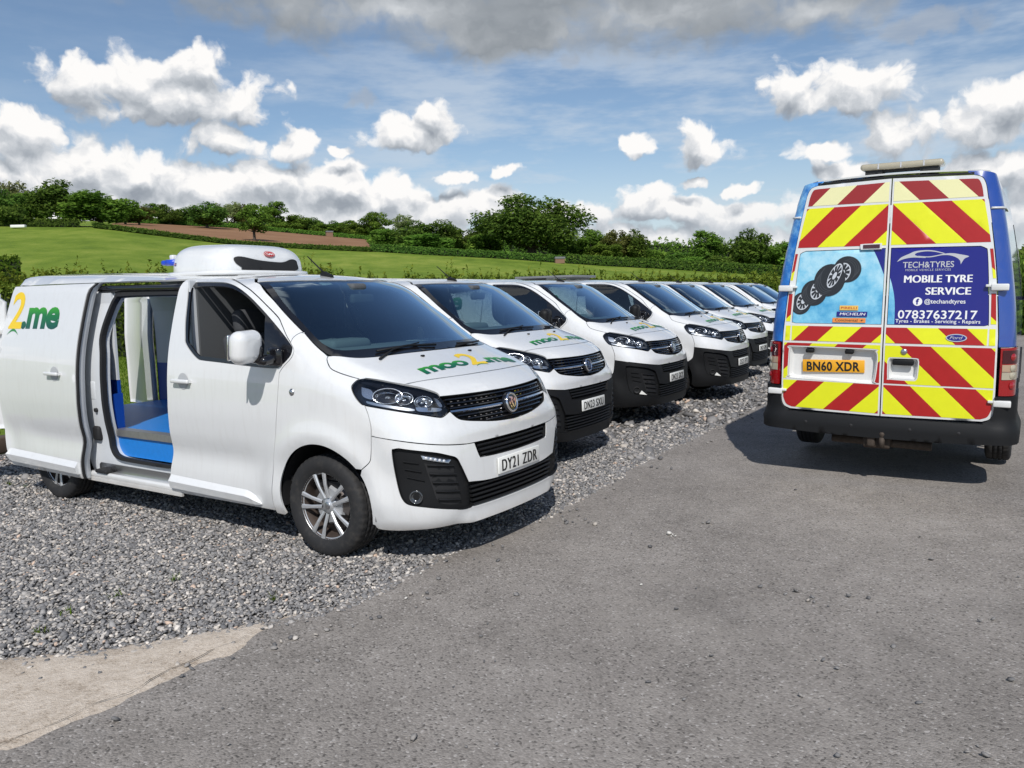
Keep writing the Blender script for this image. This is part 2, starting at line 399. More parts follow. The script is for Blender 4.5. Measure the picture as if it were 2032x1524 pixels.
def inset(poly, g):
    p = np.asarray(poly, float)
    if area(p) < 0: p = p[::-1]
    a = np.roll(p, 1, 0); b = np.roll(p, -1, 0)
    t1 = p - a; t2 = b - p
    n1 = np.stack([-t1[:, 1], t1[:, 0]], 1); n2 = np.stack([-t2[:, 1], t2[:, 0]], 1)
    n1 /= np.linalg.norm(n1, axis=1)[:, None] + 1e-12; n2 /= np.linalg.norm(n2, axis=1)[:, None] + 1e-12
    n = n1 + n2; n /= np.maximum((n * n).sum(1) / 2, .6)[:, None]
    return p + n * g
def densify(poly, step):
    out = []; n = len(poly)
    for i in range(n):
        a, b = np.array(poly[i]), np.array(poly[(i + 1) % n]); k = max(1, int(math.ceil(np.linalg.norm(b - a) / step)))
        out += [tuple(a + (b - a) * t / k) for t in range(k)]
    return out
def segdist(P, poly):
    a = np.asarray(poly); b = np.roll(a, -1, 0); d = np.full(len(P), 9.)
    for p, q in zip(a, b):
        v = q - p; t = np.clip(((P - p) @ v) / (v @ v + 1e-12), 0, 1); d = np.minimum(d, np.linalg.norm(P - p - t[:, None] * v, axis=1))
    return d
def fill(poly, holes=(), res=.05, cuts=()):
    """triangles of a flat region, with inner points; returns pts, tris, boundary loops"""
    loops = [densify(l, res) for l in (poly, *holes)]
    pts = []; edges = []; bl = []
    for l in loops:
        k = len(pts); pts += l; edges += [(k + i, k + (i + 1) % len(l)) for i in range(len(l))]; bl.append(list(range(k, k + len(l))))
    A = np.array(loops[0]); lo, hi = A.min(0), A.max(0)
    gx = np.arange(lo[0] + res / 2, hi[0], res); gy = np.arange(lo[1] + res / 2, hi[1], res * .866)
    if len(gx) and len(gy):
        g = np.array([(x + (res / 2 if j % 2 else 0), y) for j, y in enumerate(gy) for x in gx])
        ok = inside(loops[0], g)
        for h in loops[1:]: ok &= ~inside(h, g)
        g = g[ok]
        if len(g):
            dd = np.full(len(g), 9.)
            for l in loops: dd = np.minimum(dd, segdist(g, l))
            pts += [tuple(p) for p in g[dd > res * .45]]
    for (p, q) in cuts: edges.append((len(pts), len(pts) + 1)); pts += [p, q]
    V, E, F, ov, oe, of = delaunay_2d_cdt([Vector(p) for p in pts], edges, [], 0, 1e-7)
    V = np.array([(v.x, v.y) for v in V]); F = np.array([f for f in F if len(f) == 3])
    cen = V[F].mean(1); ok = inside(loops[0], cen)
    for h in loops[1:]: ok &= ~inside(h, cen)
    F = F[ok]
    a = V[F]; ar = (a[:, 1, 0] - a[:, 0, 0]) * (a[:, 2, 1] - a[:, 0, 1]) - (a[:, 2, 0] - a[:, 0, 0]) * (a[:, 1, 1] - a[:, 0, 1])
    F[ar < 0] = F[ar < 0][:, ::-1]
    mp = {}
    for i, o in enumerate(ov):
        for k in o: mp[k] = i
    return V, F, [[mp[i] for i in l] for l in bl]
class Surf:
    """implicit body; panels are cut from it by outlines drawn in a view: s side (x,z), f round the nose (deg,z), t from above (x,y), r from behind (y,z)"""
    def __init__(s, G, x0=0.): s.G = G; s.x0 = x0
    def lift(s, uv, view, off=0.):
        uv = np.asarray(uv, float); a, b = uv[:, 0], uv[:, 1]
        if view == 's': lo, hi, P = .15, 1.25, (lambda t: (a, -t, b))
        elif view == 'f':
            th = np.radians(a); lo, hi, P = .15, 1.5, (lambda t: (t * np.cos(th), t * np.sin(th), b))
        elif view == 't': lo, hi, P = .7, 3.0, (lambda t: (a, b, t))
        elif view == 'b':
            th = np.radians(a); lo, hi, P = .3, 2.6, (lambda t: (1.2 - t * np.cos(th), t * np.sin(th), b))
        elif view == 'r': lo, hi, P = -1.5, .6, (lambda t: (-t + s.x0, a, b))
        l = np.full(len(a), lo); h = np.full(len(a), hi)
        for _ in range(34):
            m_ = (l + h) / 2; g = s.G(*P(m_)); up = g > 0; h = np.where(up, m_, h); l = np.where(up, l, m_)
        X = np.stack(np.broadcast_arrays(*P((l + h) / 2)), 1)
        N = s.normal(X)
        return X + N * off, N
    def normal(s, X):
        e = .004; x, y, z = X.T
        n = np.stack([s.G(x + e, y, z) - s.G(x - e, y, z), s.G(x, y + e, z) - s.G(x, y - e, z), s.G(x, y, z + e) - s.G(x, y, z - e)], 1)
        return n / (np.linalg.norm(n, axis=1)[:, None] + 1e-12)
    def to(s, uv, a, b):
        X, _ = s.lift(uv, a); x, y, z = X.T
        return [tuple(p) for p in (np.stack([x, z], 1) if b == 's' else np.stack([np.degrees(np.arctan2(y, x)), z], 1) if b == 'f' else np.stack([x, y], 1))]
FU = math.pi / 180 * .85; FB = math.pi / 180 * 1.45
def panel(S, name, poly, view, mat, holes=(), res=.05, off=0., flange=.014, gap=.0025, mirror=False, wall=None, delta=None, smooth=True, bulge=None):
    """one pressed panel with a returned edge"""
    def sc(p): return [(a * (FU if view == 'f' else FB), b) for a, b in p] if view in 'fb' else list(p)
    P = sc(poly); H = [sc(h) for h in holes]
    if gap: P = inset(P, gap); H = [inset(h, -gap) for h in H]
    V2, F, loops = fill(P, H, res)
    uv = V2.copy()
    if view in 'fb': uv[:, 0] /= FU if view == 'f' else FB
    X, N = S.lift(uv, view, 0)
    o = off if not callable(off) else off(uv)[:, None]
    X = X + N * o
    if bulge is not None: X = X + N * bulge(X)[:, None]
    F = F.tolist(); cen = X[F[0]]
    nf = np.cross(cen[1] - cen[0], cen[2] - cen[0])
    tot = 0.
    for f in F[:: max(1, len(F) // 40)]:
        c = X[f]; tot += np.sign(np.cross(c[1] - c[0], c[2] - c[0]) @ N[f[0]])
    flip = tot < 0
    if flip: F = [f[::-1] for f in F]
    V = [X]; FF = F; sm = [True] * len(F); k = len(X)
    if flange:
        for l in loops:
            n = len(l); V.append(X[l]); V.append(X[l] - N[l] * flange)
            q = [[k + i, k + (i + 1) % n, k + n + (i + 1) % n, k + n + i] for i in range(n)]
            FF = FF + q; sm += [False] * n; k += 2 * n
    V = np.vstack(V)
    if delta is not None: V = V + np.array(delta)
    if mirror: V = V * np.array([1, -1, 1]); FF = [f[::-1] for f in FF]
    me = bpy.data.meshes.new(name); me.from_pydata(V.tolist(), [], FF)
    me.polygons.foreach_set('use_smooth', np.array(sm, bool)); me.materials.append(MATS[mat]); me.update()
    return me
def recess(S, name, poly, view, depth, shrink, mat, res=.04, mirror=False, gap=0.):
    """a dished pocket behind an opening"""
    o = inset(poly, gap); i = inset(poly, shrink)
    i = np.asarray(i); V2, F, loops = fill([tuple(p) for p in i], (), res)
    X, N = S.lift(V2, view, -depth)
    Xo, No = S.lift(o, view, -.001); Xi, Ni = S.lift(i, view, -depth)
    n = len(o); k = len(X); V = np.vstack([X, Xo, Xi]); FF = F.tolist()
    FF += [[k + j, k + (j + 1) % n, k + n + (j + 1) % n, k + n + j] for j in range(n)]
    if mirror: V = V * np.array([1, -1, 1])
    me = bpy.data.meshes.new(name); me.from_pydata(V.tolist(), [], FF); me.materials.append(MATS[mat])
    import bmesh
    bm = bmesh.new(); bm.from_mesh(me); bmesh.ops.remove_doubles(bm, verts=bm.verts, dist=1e-5); bmesh.ops.recalc_face_normals(bm, faces=bm.faces); bm.to_mesh(me); bm.free()
    return me
# ------------------------------------------------------------------ lettering
_tc = {}
def text2d(s, bold=.0, spacing=1.0, shear=0.):
    """triangles of a line of text, cap height about 1, starting at x=0"""
    key = (s, bold, spacing, shear)
    if key in _tc: return _tc[key]
    cu = bpy.data.curves.new('lettering', 'FONT'); cu.body = s; cu.size = 1.38; cu.offset = bold; cu.space_character = spacing; cu.shear = shear; cu.resolution_u = 4
    ob = bpy.data.objects.new('lettering', cu); COL.objects.link(ob)
    dg = bpy.context.evaluated_depsgraph_get(); dg.update()
    me = bpy.data.meshes.new_from_object(ob.evaluated_get(dg))
    me.calc_loop_triangles()
    V = np.array([v.co[:2] for v in me.vertices]); F = np.array([t.vertices[:] for t in me.loop_triangles])
    bpy.data.objects.remove(ob); bpy.data.curves.remove(cu); bpy.data.meshes.remove(me)
    V[:, 0] -= V[:, 0].min()
    _tc[key] = (V, F); return _tc[key]
def lettering(items, S, view, mat, name, off=.0015, delta=None):
    """items: (text, origin, right, up, width, height, bold, spacing, shear) drawn in the view's coordinates"""
    VV = []; FF = []; k = 0; vv = []
    for (s, o, rt, up, w, h, *rest) in items:
        b, sp, sh = (list(rest) + [0, 1, 0][len(rest):])[:3]
        V, F = text2d(s, b, sp, sh)
        W = V[:, 0].max() if w else 1
        sx = w / W if w else h
        uv = np.array(o) + np.outer(V[:, 0] * sx, rt) + np.outer(V[:, 1] * h, up)
        X, N = S.lift(uv, view, off)
        VV.append(X); FF.append(F + k); k += len(X); vv.append(np.clip(V[:, 1] / .75, 0, 1))
    V = np.vstack(VV); F = np.vstack(FF)
    if delta is not None: V = V + np.array(delta)
    c = V[F]; n = np.cross(c[:, 1] - c[:, 0], c[:, 2] - c[:, 0]); N = S.normal(V[F[:, 0]] - (0 if delta is None else np.array(delta)))
    bad = (n * N).sum(1) < 0; F[bad] = F[bad][:, ::-1]
    return mesh_np(name, V, F, mat, attrs={'vv': ('POINT', 'FLOAT', np.concatenate(vv))})
def decal(S, polys, view, mat, name, off=.001, res=.08, delta=None):
    VV = []; FF = []; k = 0
    for p in polys:
        if len(p) < 3 or abs(area(p)) < 2e-5: continue
        V2, F, _ = fill([tuple(q) for q in p], (), res)
        X, N = S.lift(V2, view, off)
        c = X[F]; n = np.cross(c[:, 1] - c[:, 0], c[:, 2] - c[:, 0]); bad = (n * N[F[:, 0]]).sum(1) < 0; F[bad] = F[bad][:, ::-1]
        VV.append(X); FF.append(F + k); k += len(X)
    V = np.vstack(VV)
    if delta is not None: V = V + np.array(delta)
    return mesh_np(name, V, np.vstack(FF), mat)

# ------------------------------------------------------------------ terrain
_A110 = [(-.6372, .0805), (-.5536, .0819), (-.4652, .0827), (-.395, .0736), (-.3203, .0641), (-.1647, .0552), (-.0064, .0439), (.1162, .0324), (.327, .0164), (.5631, .0076), (.6732, .0042)]
_A170 = [(-.6369, .0844), (-.5533, .086), (-.4426, .0879), (-.4097, .0874), (-.3194, .0835), (-.1644, .0690), (-.0063, .0494), (.1163, .0373), (.3269, .0222), (.563, .0118), (.673, .008)]
def terrain(x, y):
    x = np.asarray(x, float); y = np.asarray(y, float)
    az = np.arctan2(x, y); D = np.hypot(x, y)
    t1 = np.interp(az, *zip(*_A110)); t2 = np.interp(az, *zip(*_A170))
    z1 = CAMH + t1 * 110; z2 = CAMH + t2 * 170; z3 = CAMH + (t2 + .002) * 300
    z = np.where(D < 110, z1 * np.clip((D - 36) / 74, 0, 1) ** 1.12, np.where(D < 170, z1 + (z2 - z1) * (D - 110) / 60, np.where(D < 300, z2 + (z3 - z2) * (D - 170) / 130, z3 + (D - 300) * .004)))
    return z * ss(1.9, 1.1, np.abs(az))
def m_ground():
    mt, nt, b = newmat('grass_field'); tc = nt.node('ShaderNodeTexCoord').outputs['Object']
    n1 = nt.noise(tc, .07, 6, .68); n2 = nt.noise(nt.vmath('MULTIPLY', tc, (.5, .2, 1)), .9, 5, .65); n3 = nt.noise(tc, 6, 4, .7); n4 = nt.noise(nt.vmath('MULTIPLY', tc, (1.2, 1.2, 1)), 38, 3, .7)
    f = nt.math('ADD', nt.math('MULTIPLY', n1, .35), nt.math('ADD', nt.math('MULTIPLY', n2, .3), nt.math('ADD', nt.math('MULTIPLY', n3, .2), nt.math('MULTIPLY', n4, .22))))
    nt.put(b.inputs['Base Color'], nt.ramp(f, [(.43, (.080, .132, .014)), (.53, (.150, .222, .025)), (.63, (.255, .300, .052))]))
    b.inputs['Roughness'].default_value = .9; b.inputs['Specular IOR Level'].default_value = .15
    nt.put(b.inputs['Normal'], nt.bump(nt.math('ADD', n4, n3), .6, .05))
    mt, nt, b = newmat('ploughed_soil'); tc = nt.node('ShaderNodeTexCoord').outputs['Object']
    n1 = nt.noise(tc, .12, 4, .6); n2 = nt.noise(nt.vmath('MULTIPLY', tc, (.3, 1.6, 1)), 1.4, 4, .6)
    nt.put(b.inputs['Base Color'], nt.ramp(nt.math('ADD', nt.math('MULTIPLY', n1, .5), nt.math('MULTIPLY', n2, .5)), [(.35, (.20, .105, .055)), (.6, (.29, .165, .092)), (.75, (.34, .21, .125))])); b.inputs['Roughness'].default_value = .95; b.inputs['Specular IOR Level'].default_value = .1
    mt, nt, b = newmat('asphalt'); tc = nt.node('ShaderNodeTexCoord').outputs['Object']
    big = nt.noise(tc, .55, 5, .6); mid = nt.noise(tc, 4.5, 5, .65); fine = nt.noise(tc, 60, 4, .75)
    vn = nt.node('ShaderNodeTexVoronoi', voronoi_dimensions='2D'); nt.put(vn.inputs['Vector'], tc); vn.inputs['Scale'].default_value = 105
    stone = vn.outputs['Color']; sp = nt.node('ShaderNodeSeparateColor'); nt.put(sp.inputs[0], stone); rnd = sp.outputs[0]
    f = nt.math('ADD', nt.math('MULTIPLY', big, .34), nt.math('ADD', nt.math('MULTIPLY', mid, .24), nt.math('ADD', nt.math('MULTIPLY', fine, .26), nt.math('MULTIPLY', rnd, .16))))
    c = nt.ramp(f, [(.34, (.150, .135, .121)), (.50, (.258, .234, .211)), (.66, (.365, .333, .302))])
    c = nt.mix(nt.math('MULTIPLY', nt.sstep(rnd, .955, .985), .55), c, (.50, .47, .44))
    c = nt.mix(nt.math('MULTIPLY', nt.sstep(rnd, .10, .04), .6), c, (.06, .055, .05))
    pat = nt.noise(nt.vmath('ADD', tc, (13, 4, 0)), 1.3, 6, .72)
    c = nt.mix(nt.math('MULTIPLY', nt.sstep(pat, .58, .76), .32), c, (.34, .325, .305))
    oil = nt.noise(nt.vmath('ADD', nt.vmath('MULTIPLY', tc, (1, .6, 1)), (5, 9, 0)), .42, 5, .6)
    c = nt.mix(nt.math('MULTIPLY', nt.sstep(oil, .54, .74), .42), c, (.12, .110, .10))
    dust = nt.noise(nt.vmath('ADD', tc, (31, 2, 0)), .8, 6, .7)
    c = nt.mix(nt.math('MULTIPLY', nt.sstep(dust, .50, .72), .28), c, (.33, .30, .265))
    nt.put(b.inputs['Base Color'], c); b.inputs['Roughness'].default_value = .88; b.inputs['Specular IOR Level'].default_value = .25
    h = nt.math('ADD', nt.math('MULTIPLY', fine, .8), nt.math('MULTIPLY', vn.outputs['Distance'], -.8))
    nt.put(b.inputs['Normal'], nt.bump(h, .55, .006))
    mt, nt, b = newmat('concrete'); tc = nt.node('ShaderNodeTexCoord').outputs['Object']
    n1 = nt.noise(tc, 1.5, 6, .65); n2 = nt.noise(tc, 26, 5, .75); n3 = nt.noise(tc, 90, 3, .7)
    f = nt.math('ADD', nt.math('MULTIPLY', n1, .35), nt.math('ADD', nt.math('MULTIPLY', n2, .4), nt.math('MULTIPLY', n3, .25)))
    nt.put(b.inputs['Base Color'], nt.ramp(f, [(.38, (.24, .185, .135)), (.47, (.49, .415, .335)), (.60, (.65, .57, .48))])); b.inputs['Roughness'].default_value = .9; b.inputs['Specular IOR Level'].default_value = .2
    nt.put(b.inputs['Normal'], nt.bump(nt.math('ADD', n2, n3), .7, .010))
    mt, nt, b = newmat('gravel_bed'); tc = nt.node('ShaderNodeTexCoord').outputs['Object']
    v = nt.node('ShaderNodeTexVoronoi', voronoi_dimensions='2D'); nt.put(v.inputs['Vector'], nt.vmath('MULTIPLY', tc, (1, 1, 0))); v.inputs['Scale'].default_value = 30
    sp = nt.node('ShaderNodeSeparateColor'); nt.put(sp.inputs[0], v.outputs['Color'])
    c = nt.ramp(sp.outputs[0], [(0, (.13, .128, .13)), (.35, (.235, .228, .22)), (.62, (.33, .315, .30)), (.84, (.45, .425, .40)), (1, (.70, .65, .60))])
    c = nt.mix(nt.sstep(v.outputs['Distance'], .32, .62), c, (.06, .058, .056)); c = nt.mix(nt.math('MULTIPLY', nt.noise(tc, .8, 4, .6), .35), c, (.14, .12, .10))
    nt.put(b.inputs['Base Color'], c); b.inputs['Roughness'].default_value = .85; b.inputs['Specular IOR Level'].default_value = .25
    nt.put(b.inputs['Normal'], nt.bump(nt.math('MULTIPLY', v.outputs['Distance'], -1), 1.0, .02))
    for nm, cols in (('pebble', None),):
        mt, nt, b = newmat(nm); a = nt.node('ShaderNodeAttribute', attribute_name='pc').outputs['Color']; tc = nt.node('ShaderNodeTexCoord').outputs['Object']
        nt.put(b.inputs['Base Color'], nt.mix(nt.math('MULTIPLY', nt.noise(tc, 130, 3, .6), .5), a, (.16, .15, .145))); b.inputs['Roughness'].default_value = .72; b.inputs['Specular IOR Level'].default_value = .3
m_ground()
rr = np.concatenate([[0, 6, 12, 18, 24, 30, 36], np.linspace(42, 110, 18), np.linspace(118, 170, 8), np.linspace(185, 300, 8), [400, 700, 1500, 3200]])
aa = np.linspace(-math.pi, math.pi, 241)[:-1]
V = [(r * math.sin(a), r * math.cos(a)) for r in rr[1:] for a in aa]; V = np.array([(0, 0)] + V)
Z = terrain(V[:, 0], V[:, 1]) - .035
n = len(aa)
F = [[0, 1 + (i + 1) % n, 1 + i] for i in range(n)] + [[1 + k * n + i, 1 + k * n + (i + 1) % n, 1 + (k + 1) * n + (i + 1) % n, 1 + (k + 1) * n + i] for k in range(len(rr) - 2) for i in range(n)]
gme = mesh_np('ground', np.column_stack([V, Z]), F, 'grass_field', True); gme.flip_normals() if gme.polygons[0].normal.z < 0 else None
tag(link('ground', gme), kind='structure')
GEDGE = [(-14, 2.7), (-4.2, 3.35), (-2.9, 3.62), (-2.467, 3.69), (-2.025, 3.77), (-1.65, 3.93), (-1.287, 4.09), (-1.0, 4.34), (-.786, 4.61), (-.60, 4.98), (-.35, 5.40), (.0, 5.85), (.313, 6.26), (.85, 7.2), (1.49, 8.38), (2.3, 9.65), (3.216, 11.04), (3.793, 11.99), (6.2, 16.2), (9.2, 21.3), (12.5, 26.5)]
def wavy(p, amp=.05, step=.12, seed=1):
    r = np.random.default_rng(seed); p = np.array(p); out = []
    for a, b in zip(p[:-1], p[1:]):
        k = max(1, int(np.linalg.norm(b - a) / step))
        for t in range(k): out.append(a + (b - a) * t / k)
    out.append(p[-1]); out = np.array(out); nz = r.normal(0, 1, (len(out), 2)); nz = (nz + np.roll(nz, 1, 0) + np.roll(nz, 2, 0)) / 3
    return out + nz * amp * np.clip(1.6 - .0 * out[:, :1], 0, 1)
ge = wavy([p for p in GEDGE], .035)
# asphalt covers the camera side and runs on past the row to the far hedge
asp = [tuple(p) for p in ge] + [(15, 29.5), (40, 27), (60, -40), (-60, -40), (-60, 1.5)]
def flat(name, poly, z, mat, res, kind='structure'):
    V2, F, _ = fill(poly, (), res); o = link(name, mesh_np(name, np.column_stack([V2, np.full(len(V2), z)]), F, mat)); tag(o, kind=kind); return o
flat('road', asp, 0., 'asphalt', 4.0)
grav = [tuple(p + np.array([.06, -.06])) for p in ge] + [(9.0, 29.0), (3.4, 27.3), (-5.75, 9.55), (-7.5, 6.0), (-14, 6.0)]
flat('gravel_bed', grav, -.012, 'gravel_bed', 2.0)
# loose chippings: one mass
def pebbles(name, XY, size, zc, seed, tint=0., sink=.3):
    r = np.random.default_rng(seed); N = len(XY)
    t = (1 + 5 ** .5) / 2
    ico = np.array([(-1, t, 0), (1, t, 0), (-1, -t, 0), (1, -t, 0), (0, -1, t), (0, 1, t), (0, -1, -t), (0, 1, -t), (t, 0, -1), (t, 0, 1), (-t, 0, -1), (-t, 0, 1)]) / 1.902
    fi = np.array([(0, 11, 5), (0, 5, 1), (0, 1, 7), (0, 7, 10), (0, 10, 11), (1, 5, 9), (5, 11, 4), (11, 10, 2), (10, 7, 6), (7, 1, 8), (3, 9, 4), (3, 4, 2), (3, 2, 6), (3, 6, 8), (3, 8, 9), (4, 9, 5), (2, 4, 11), (6, 2, 10), (8, 6, 7), (9, 8, 1)])
    P = ico[None] * (1 + r.normal(0, .16, (N, 12, 1)))
    sc = np.stack([np.ones(N), r.uniform(.6, 1, N), r.uniform(.32, .62, N)], 1) * (size * r.lognormal(0, .30, N))[:, None]
    P = P * sc[:, None, :]
    a = r.uniform(0, 2 * math.pi, N); tx, ty = r.normal(0, .30, N), r.normal(0, .30, N)
    c, s = np.cos(a), np.sin(a); x, y, z = P[..., 0], P[..., 1], P[..., 2]
    z2 = z + x * tx[:, None] + y * ty[:, None]; x2 = x * c[:, None] - y * s[:, None]; y2 = x * s[:, None] + y * c[:, None]
    V = np.stack([x2 + XY[:, :1], y2 + XY[:, 1:2], z2 + (zc + sc[:, 2] * (1 - 2 * sink))[:, None]], -1).reshape(-1, 3)
    F = (fi[None] + (np.arange(N) * 12)[:, None, None]).reshape(-1, 3)
    g = r.random(N); pal = np.array([(.095, .10, .112), (.15, .155, .165), (.25, .25, .255), (.35, .34, .33), (.46, .435, .41), (.58, .54, .49), (.74, .70, .65), (.58, .43, .33)])
    k = np.searchsorted([.22, .46, .66, .80, .90, .955, .985], g); col = (pal[k] * .8 + .055) * np.array([1.27, 1.22, 1.16]) * r.uniform(.85, 1.15, (N, 1)); col = col * (1 - tint)
    cc = np.concatenate([col, np.ones((N, 1))], 1).repeat(12, 0)
    o = link(name, mesh_np(name, V, F, 'pebble', False, attrs={'pc': ('POINT', 'FLOAT_COLOR', cc)})); return o
gp = np.array(grav)
def scatter(n, lo, hi, seed):
    r = np.random.default_rng(seed); P = r.uniform(lo, hi, (n, 2)); return P[inside(gp, P)]
XY = scatter(300000, (-6.6, 2.8), (2.6, 10.2), 3)
az_ = np.arctan2(XY[:, 0], XY[:, 1]); D_ = np.hypot(XY[:, 0], XY[:, 1]); keep_ = (az_ > -.95) & (az_ < .62) & ((az_ > -.60) | (np.random.default_rng(6).random(len(XY)) < .55)) & (np.random.default_rng(5).random(len(XY)) < np.clip(1.9 - D_ / 6.5, .25, 1))
c, s = math.cos(-.5735), math.sin(-.5735); vx = (XY[:, 0] + .759) * c + (XY[:, 1] - 5.957) * s; vy = -(XY[:, 0] + .759) * s + (XY[:, 1] - 5.957) * c
keep_ &= ~((vx < -.2) & (vy > -.15)) ; XY = XY[keep_]
size = .0078 + .0009 * np.hypot(XY[:, 0], XY[:, 1]) ** .8
tag(pebbles('gravel', XY, size, -.010 + .012 * np.random.default_rng(2).random(len(XY)), 7), 'grey mixed gravel under and in front of the parked vans', 'gravel', kind='stuff')
XY = np.vstack([scatter(16000, (1.0, 7.5), (9.0, 20), 9)]); XY = XY[np.abs(np.arctan2(XY[:, 0], XY[:, 1])) < .4]
tag(pebbles('gravel', XY, np.full(len(XY), .030), np.full(len(XY), -.006), 8), 'grey gravel farther along the row of vans', 'gravel', kind='stuff')
# stones strayed onto the tarmac and the concrete
r = np.random.default_rng(21); pts = []
for _ in range(520):
    k = r.integers(3, len(ge) - 1); p = ge[k]; d = abs(r.normal(0, .22)); pts.append(p + np.array([.78, -.62]) * d + r.normal(0, .06, 2))
def gpx(px, py):
    d = _fwd + _rt * ((px - 1016) / FPX) + _up * ((762 - py) / FPX); t = -CAMH / d.z; return np.array((d.x * t, d.y * t))
for (px, py, k, sp_) in ((290, 1335, 5, .03), (355, 1328, 2, .03), (78, 1350, 1, .01), (455, 1255, 2, .05), (465, 1283, 1, .02), (292, 1293, 1, .02), (1145, 1037, 9, .07), (1590, 1185, 7, .05), (1745, 1216, 1, .01), (850, 1188, 7, .07), (1395, 1040, 2, .02), (1620, 1310, 2, .05), (560, 1290, 4, .06), (230, 1434, 2, .02), (960, 1312, 1, .01), (1730, 1190, 1, .01), (640, 1250, 5, .1), (1250, 1070, 3, .1), (1970, 1500, 2, .03)):
    for _ in range(k): pts.append(gpx(px, py) + r.normal(0, sp_, 2))
for _ in range(50): pts.append(gpx(r.uniform(300, 2032), r.uniform(960, 1524)))
pts = np.array(pts); tag(pebbles('loose_stones', pts, r.uniform(.006, .016, len(pts)), np.full(len(pts), .006), 31, .25, .2), 'loose grey stones strayed from the gravel onto the tarmac', 'stones', kind='stuff')
pw = np.array([gpx(1328, 1062), gpx(1332, 1066), gpx(1340, 1066), gpx(1272, 1163), gpx(805, 1190), gpx(835, 1140), gpx(1335, 1064)]); 
def set_white(o):
    a = o.data.attributes['pc']; n = len(a.data); a.data.foreach_set('color', np.tile([.75, .72, .66, 1], n).astype(np.float32))
o = pebbles('loose_stones', pw, np.array([.016, .010, .012, .010, .012, .015, .01]), np.full(len(pw), .007), 33, 0, .2); set_white(o); tag(o, 'few small white stones lying on the tarmac', 'stones', kind='stuff')
# old concrete apron with a crumbling edge
ce = wavy([(-1.0, 4.36), (-1.114, 4.245), (-1.255, 4.02), (-1.39, 3.74), (-1.529, 3.506), (-1.733, 3.18), (-1.971, 2.898), (-2.3, 2.5), (-3.2, 1.5)], .022, .05, 4)
cp = [tuple(p) for p in ce] + [(-9, 1.4), (-9, 3.0), (-4.2, 3.42), (-2.9, 3.70), (-2.467, 3.76), (-2.025, 3.84), (-1.65, 4.0), (-1.287, 4.17)]
V2, F, loops = fill(cp, (), .10); rz = np.random.default_rng(3)
zc = .012 + rz.normal(0, .0016, len(V2)); bd = np.zeros(len(V2), bool); bd[loops[0]] = True; zc[bd] = -.004
tag(link('concrete_apron', mesh_np('concrete_apron', np.column_stack([V2, zc]), F, 'concrete', True)), kind='structure')
cr_ = wavy([(-1.20, 3.99), (-1.46, 3.54), (-1.80, 3.02), (-2.2, 2.5), (-2.9, 1.7)], .018, .05, 9) - np.array([.10, -.04])
simple('crack_dark', (.02, .018, .016), .95)
w_ = np.clip(np.random.default_rng(8).normal(.002, .0018, len(cr_)), .0006, .005); V = np.vstack([np.column_stack([cr_ - np.array([1, -.6]) * w_[:, None] / 2, np.full(len(cr_), .0165)]), np.column_stack([cr_ + np.array([1, -.6]) * w_[:, None] / 2, np.full(len(cr_), .0165)])]); n = len(cr_)
tag(link('concrete_crack', mesh_np('concrete_crack', V, [[i, i + 1, n + i + 1, n + i] for i in range(n - 1)], 'crack_dark')), kind='structure')
# timber edging behind the gravel
for i in range(2):
    a = Vector((-5.75, 9.55, 0)) + Vector((.457, .889, 0)) * (2.45 * (i - 1)); b = MB(); b.rbox((0, 0, .085), (2.4, .20, .19), .02, n=2)
    o = link('timber_sleeper', b.mesh('timber_sleeper', 'wood_sleeper')); o.location = a + Vector((.457, .889, 0)) * 1.2 + Vector((-.1, .05, 0)); o.rotation_euler = (0, 0, math.atan2(.889, .457) + R(rng.uniform(-.6, .6)))
    tag(o, 'dark timber sleeper edging the gravel at the picture\'s left edge' if i == 1 else 'dark timber sleeper nearer the camera, hidden past the left picture edge', 'sleeper', 'timber sleepers edging the gravel')

# ------------------------------------------------------------------ foliage
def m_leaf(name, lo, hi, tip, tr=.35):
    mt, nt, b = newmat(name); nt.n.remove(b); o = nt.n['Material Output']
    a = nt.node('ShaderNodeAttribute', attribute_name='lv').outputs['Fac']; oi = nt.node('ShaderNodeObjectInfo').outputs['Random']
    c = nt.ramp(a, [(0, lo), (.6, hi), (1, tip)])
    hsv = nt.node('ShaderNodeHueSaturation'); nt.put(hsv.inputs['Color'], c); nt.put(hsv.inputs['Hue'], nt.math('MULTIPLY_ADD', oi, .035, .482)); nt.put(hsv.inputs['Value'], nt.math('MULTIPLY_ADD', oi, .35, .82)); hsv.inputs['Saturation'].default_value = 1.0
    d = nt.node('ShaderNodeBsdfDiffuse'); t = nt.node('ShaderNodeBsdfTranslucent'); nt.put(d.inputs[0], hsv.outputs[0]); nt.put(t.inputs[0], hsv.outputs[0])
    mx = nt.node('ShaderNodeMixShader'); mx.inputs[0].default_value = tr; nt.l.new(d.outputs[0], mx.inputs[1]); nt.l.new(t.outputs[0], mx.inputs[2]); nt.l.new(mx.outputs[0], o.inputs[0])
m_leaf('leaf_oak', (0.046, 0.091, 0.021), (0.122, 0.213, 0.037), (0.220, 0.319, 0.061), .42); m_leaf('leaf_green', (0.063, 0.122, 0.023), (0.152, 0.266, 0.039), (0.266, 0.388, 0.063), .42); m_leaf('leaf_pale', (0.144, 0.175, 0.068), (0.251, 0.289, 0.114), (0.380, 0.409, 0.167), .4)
m_leaf('leaf_hedge', (0.032, 0.060, 0.009), (0.086, 0.138, 0.018), (0.201, 0.247, 0.034), .3); m_leaf('leaf_bronze', (0.075, 0.078, 0.023), (0.144, 0.149, 0.041), (0.230, 0.218, 0.063), .4); m_leaf('leaf_blue', (0.025, 0.051, 0.025), (0.046, 0.083, 0.039), (0.069, 0.109, 0.052))
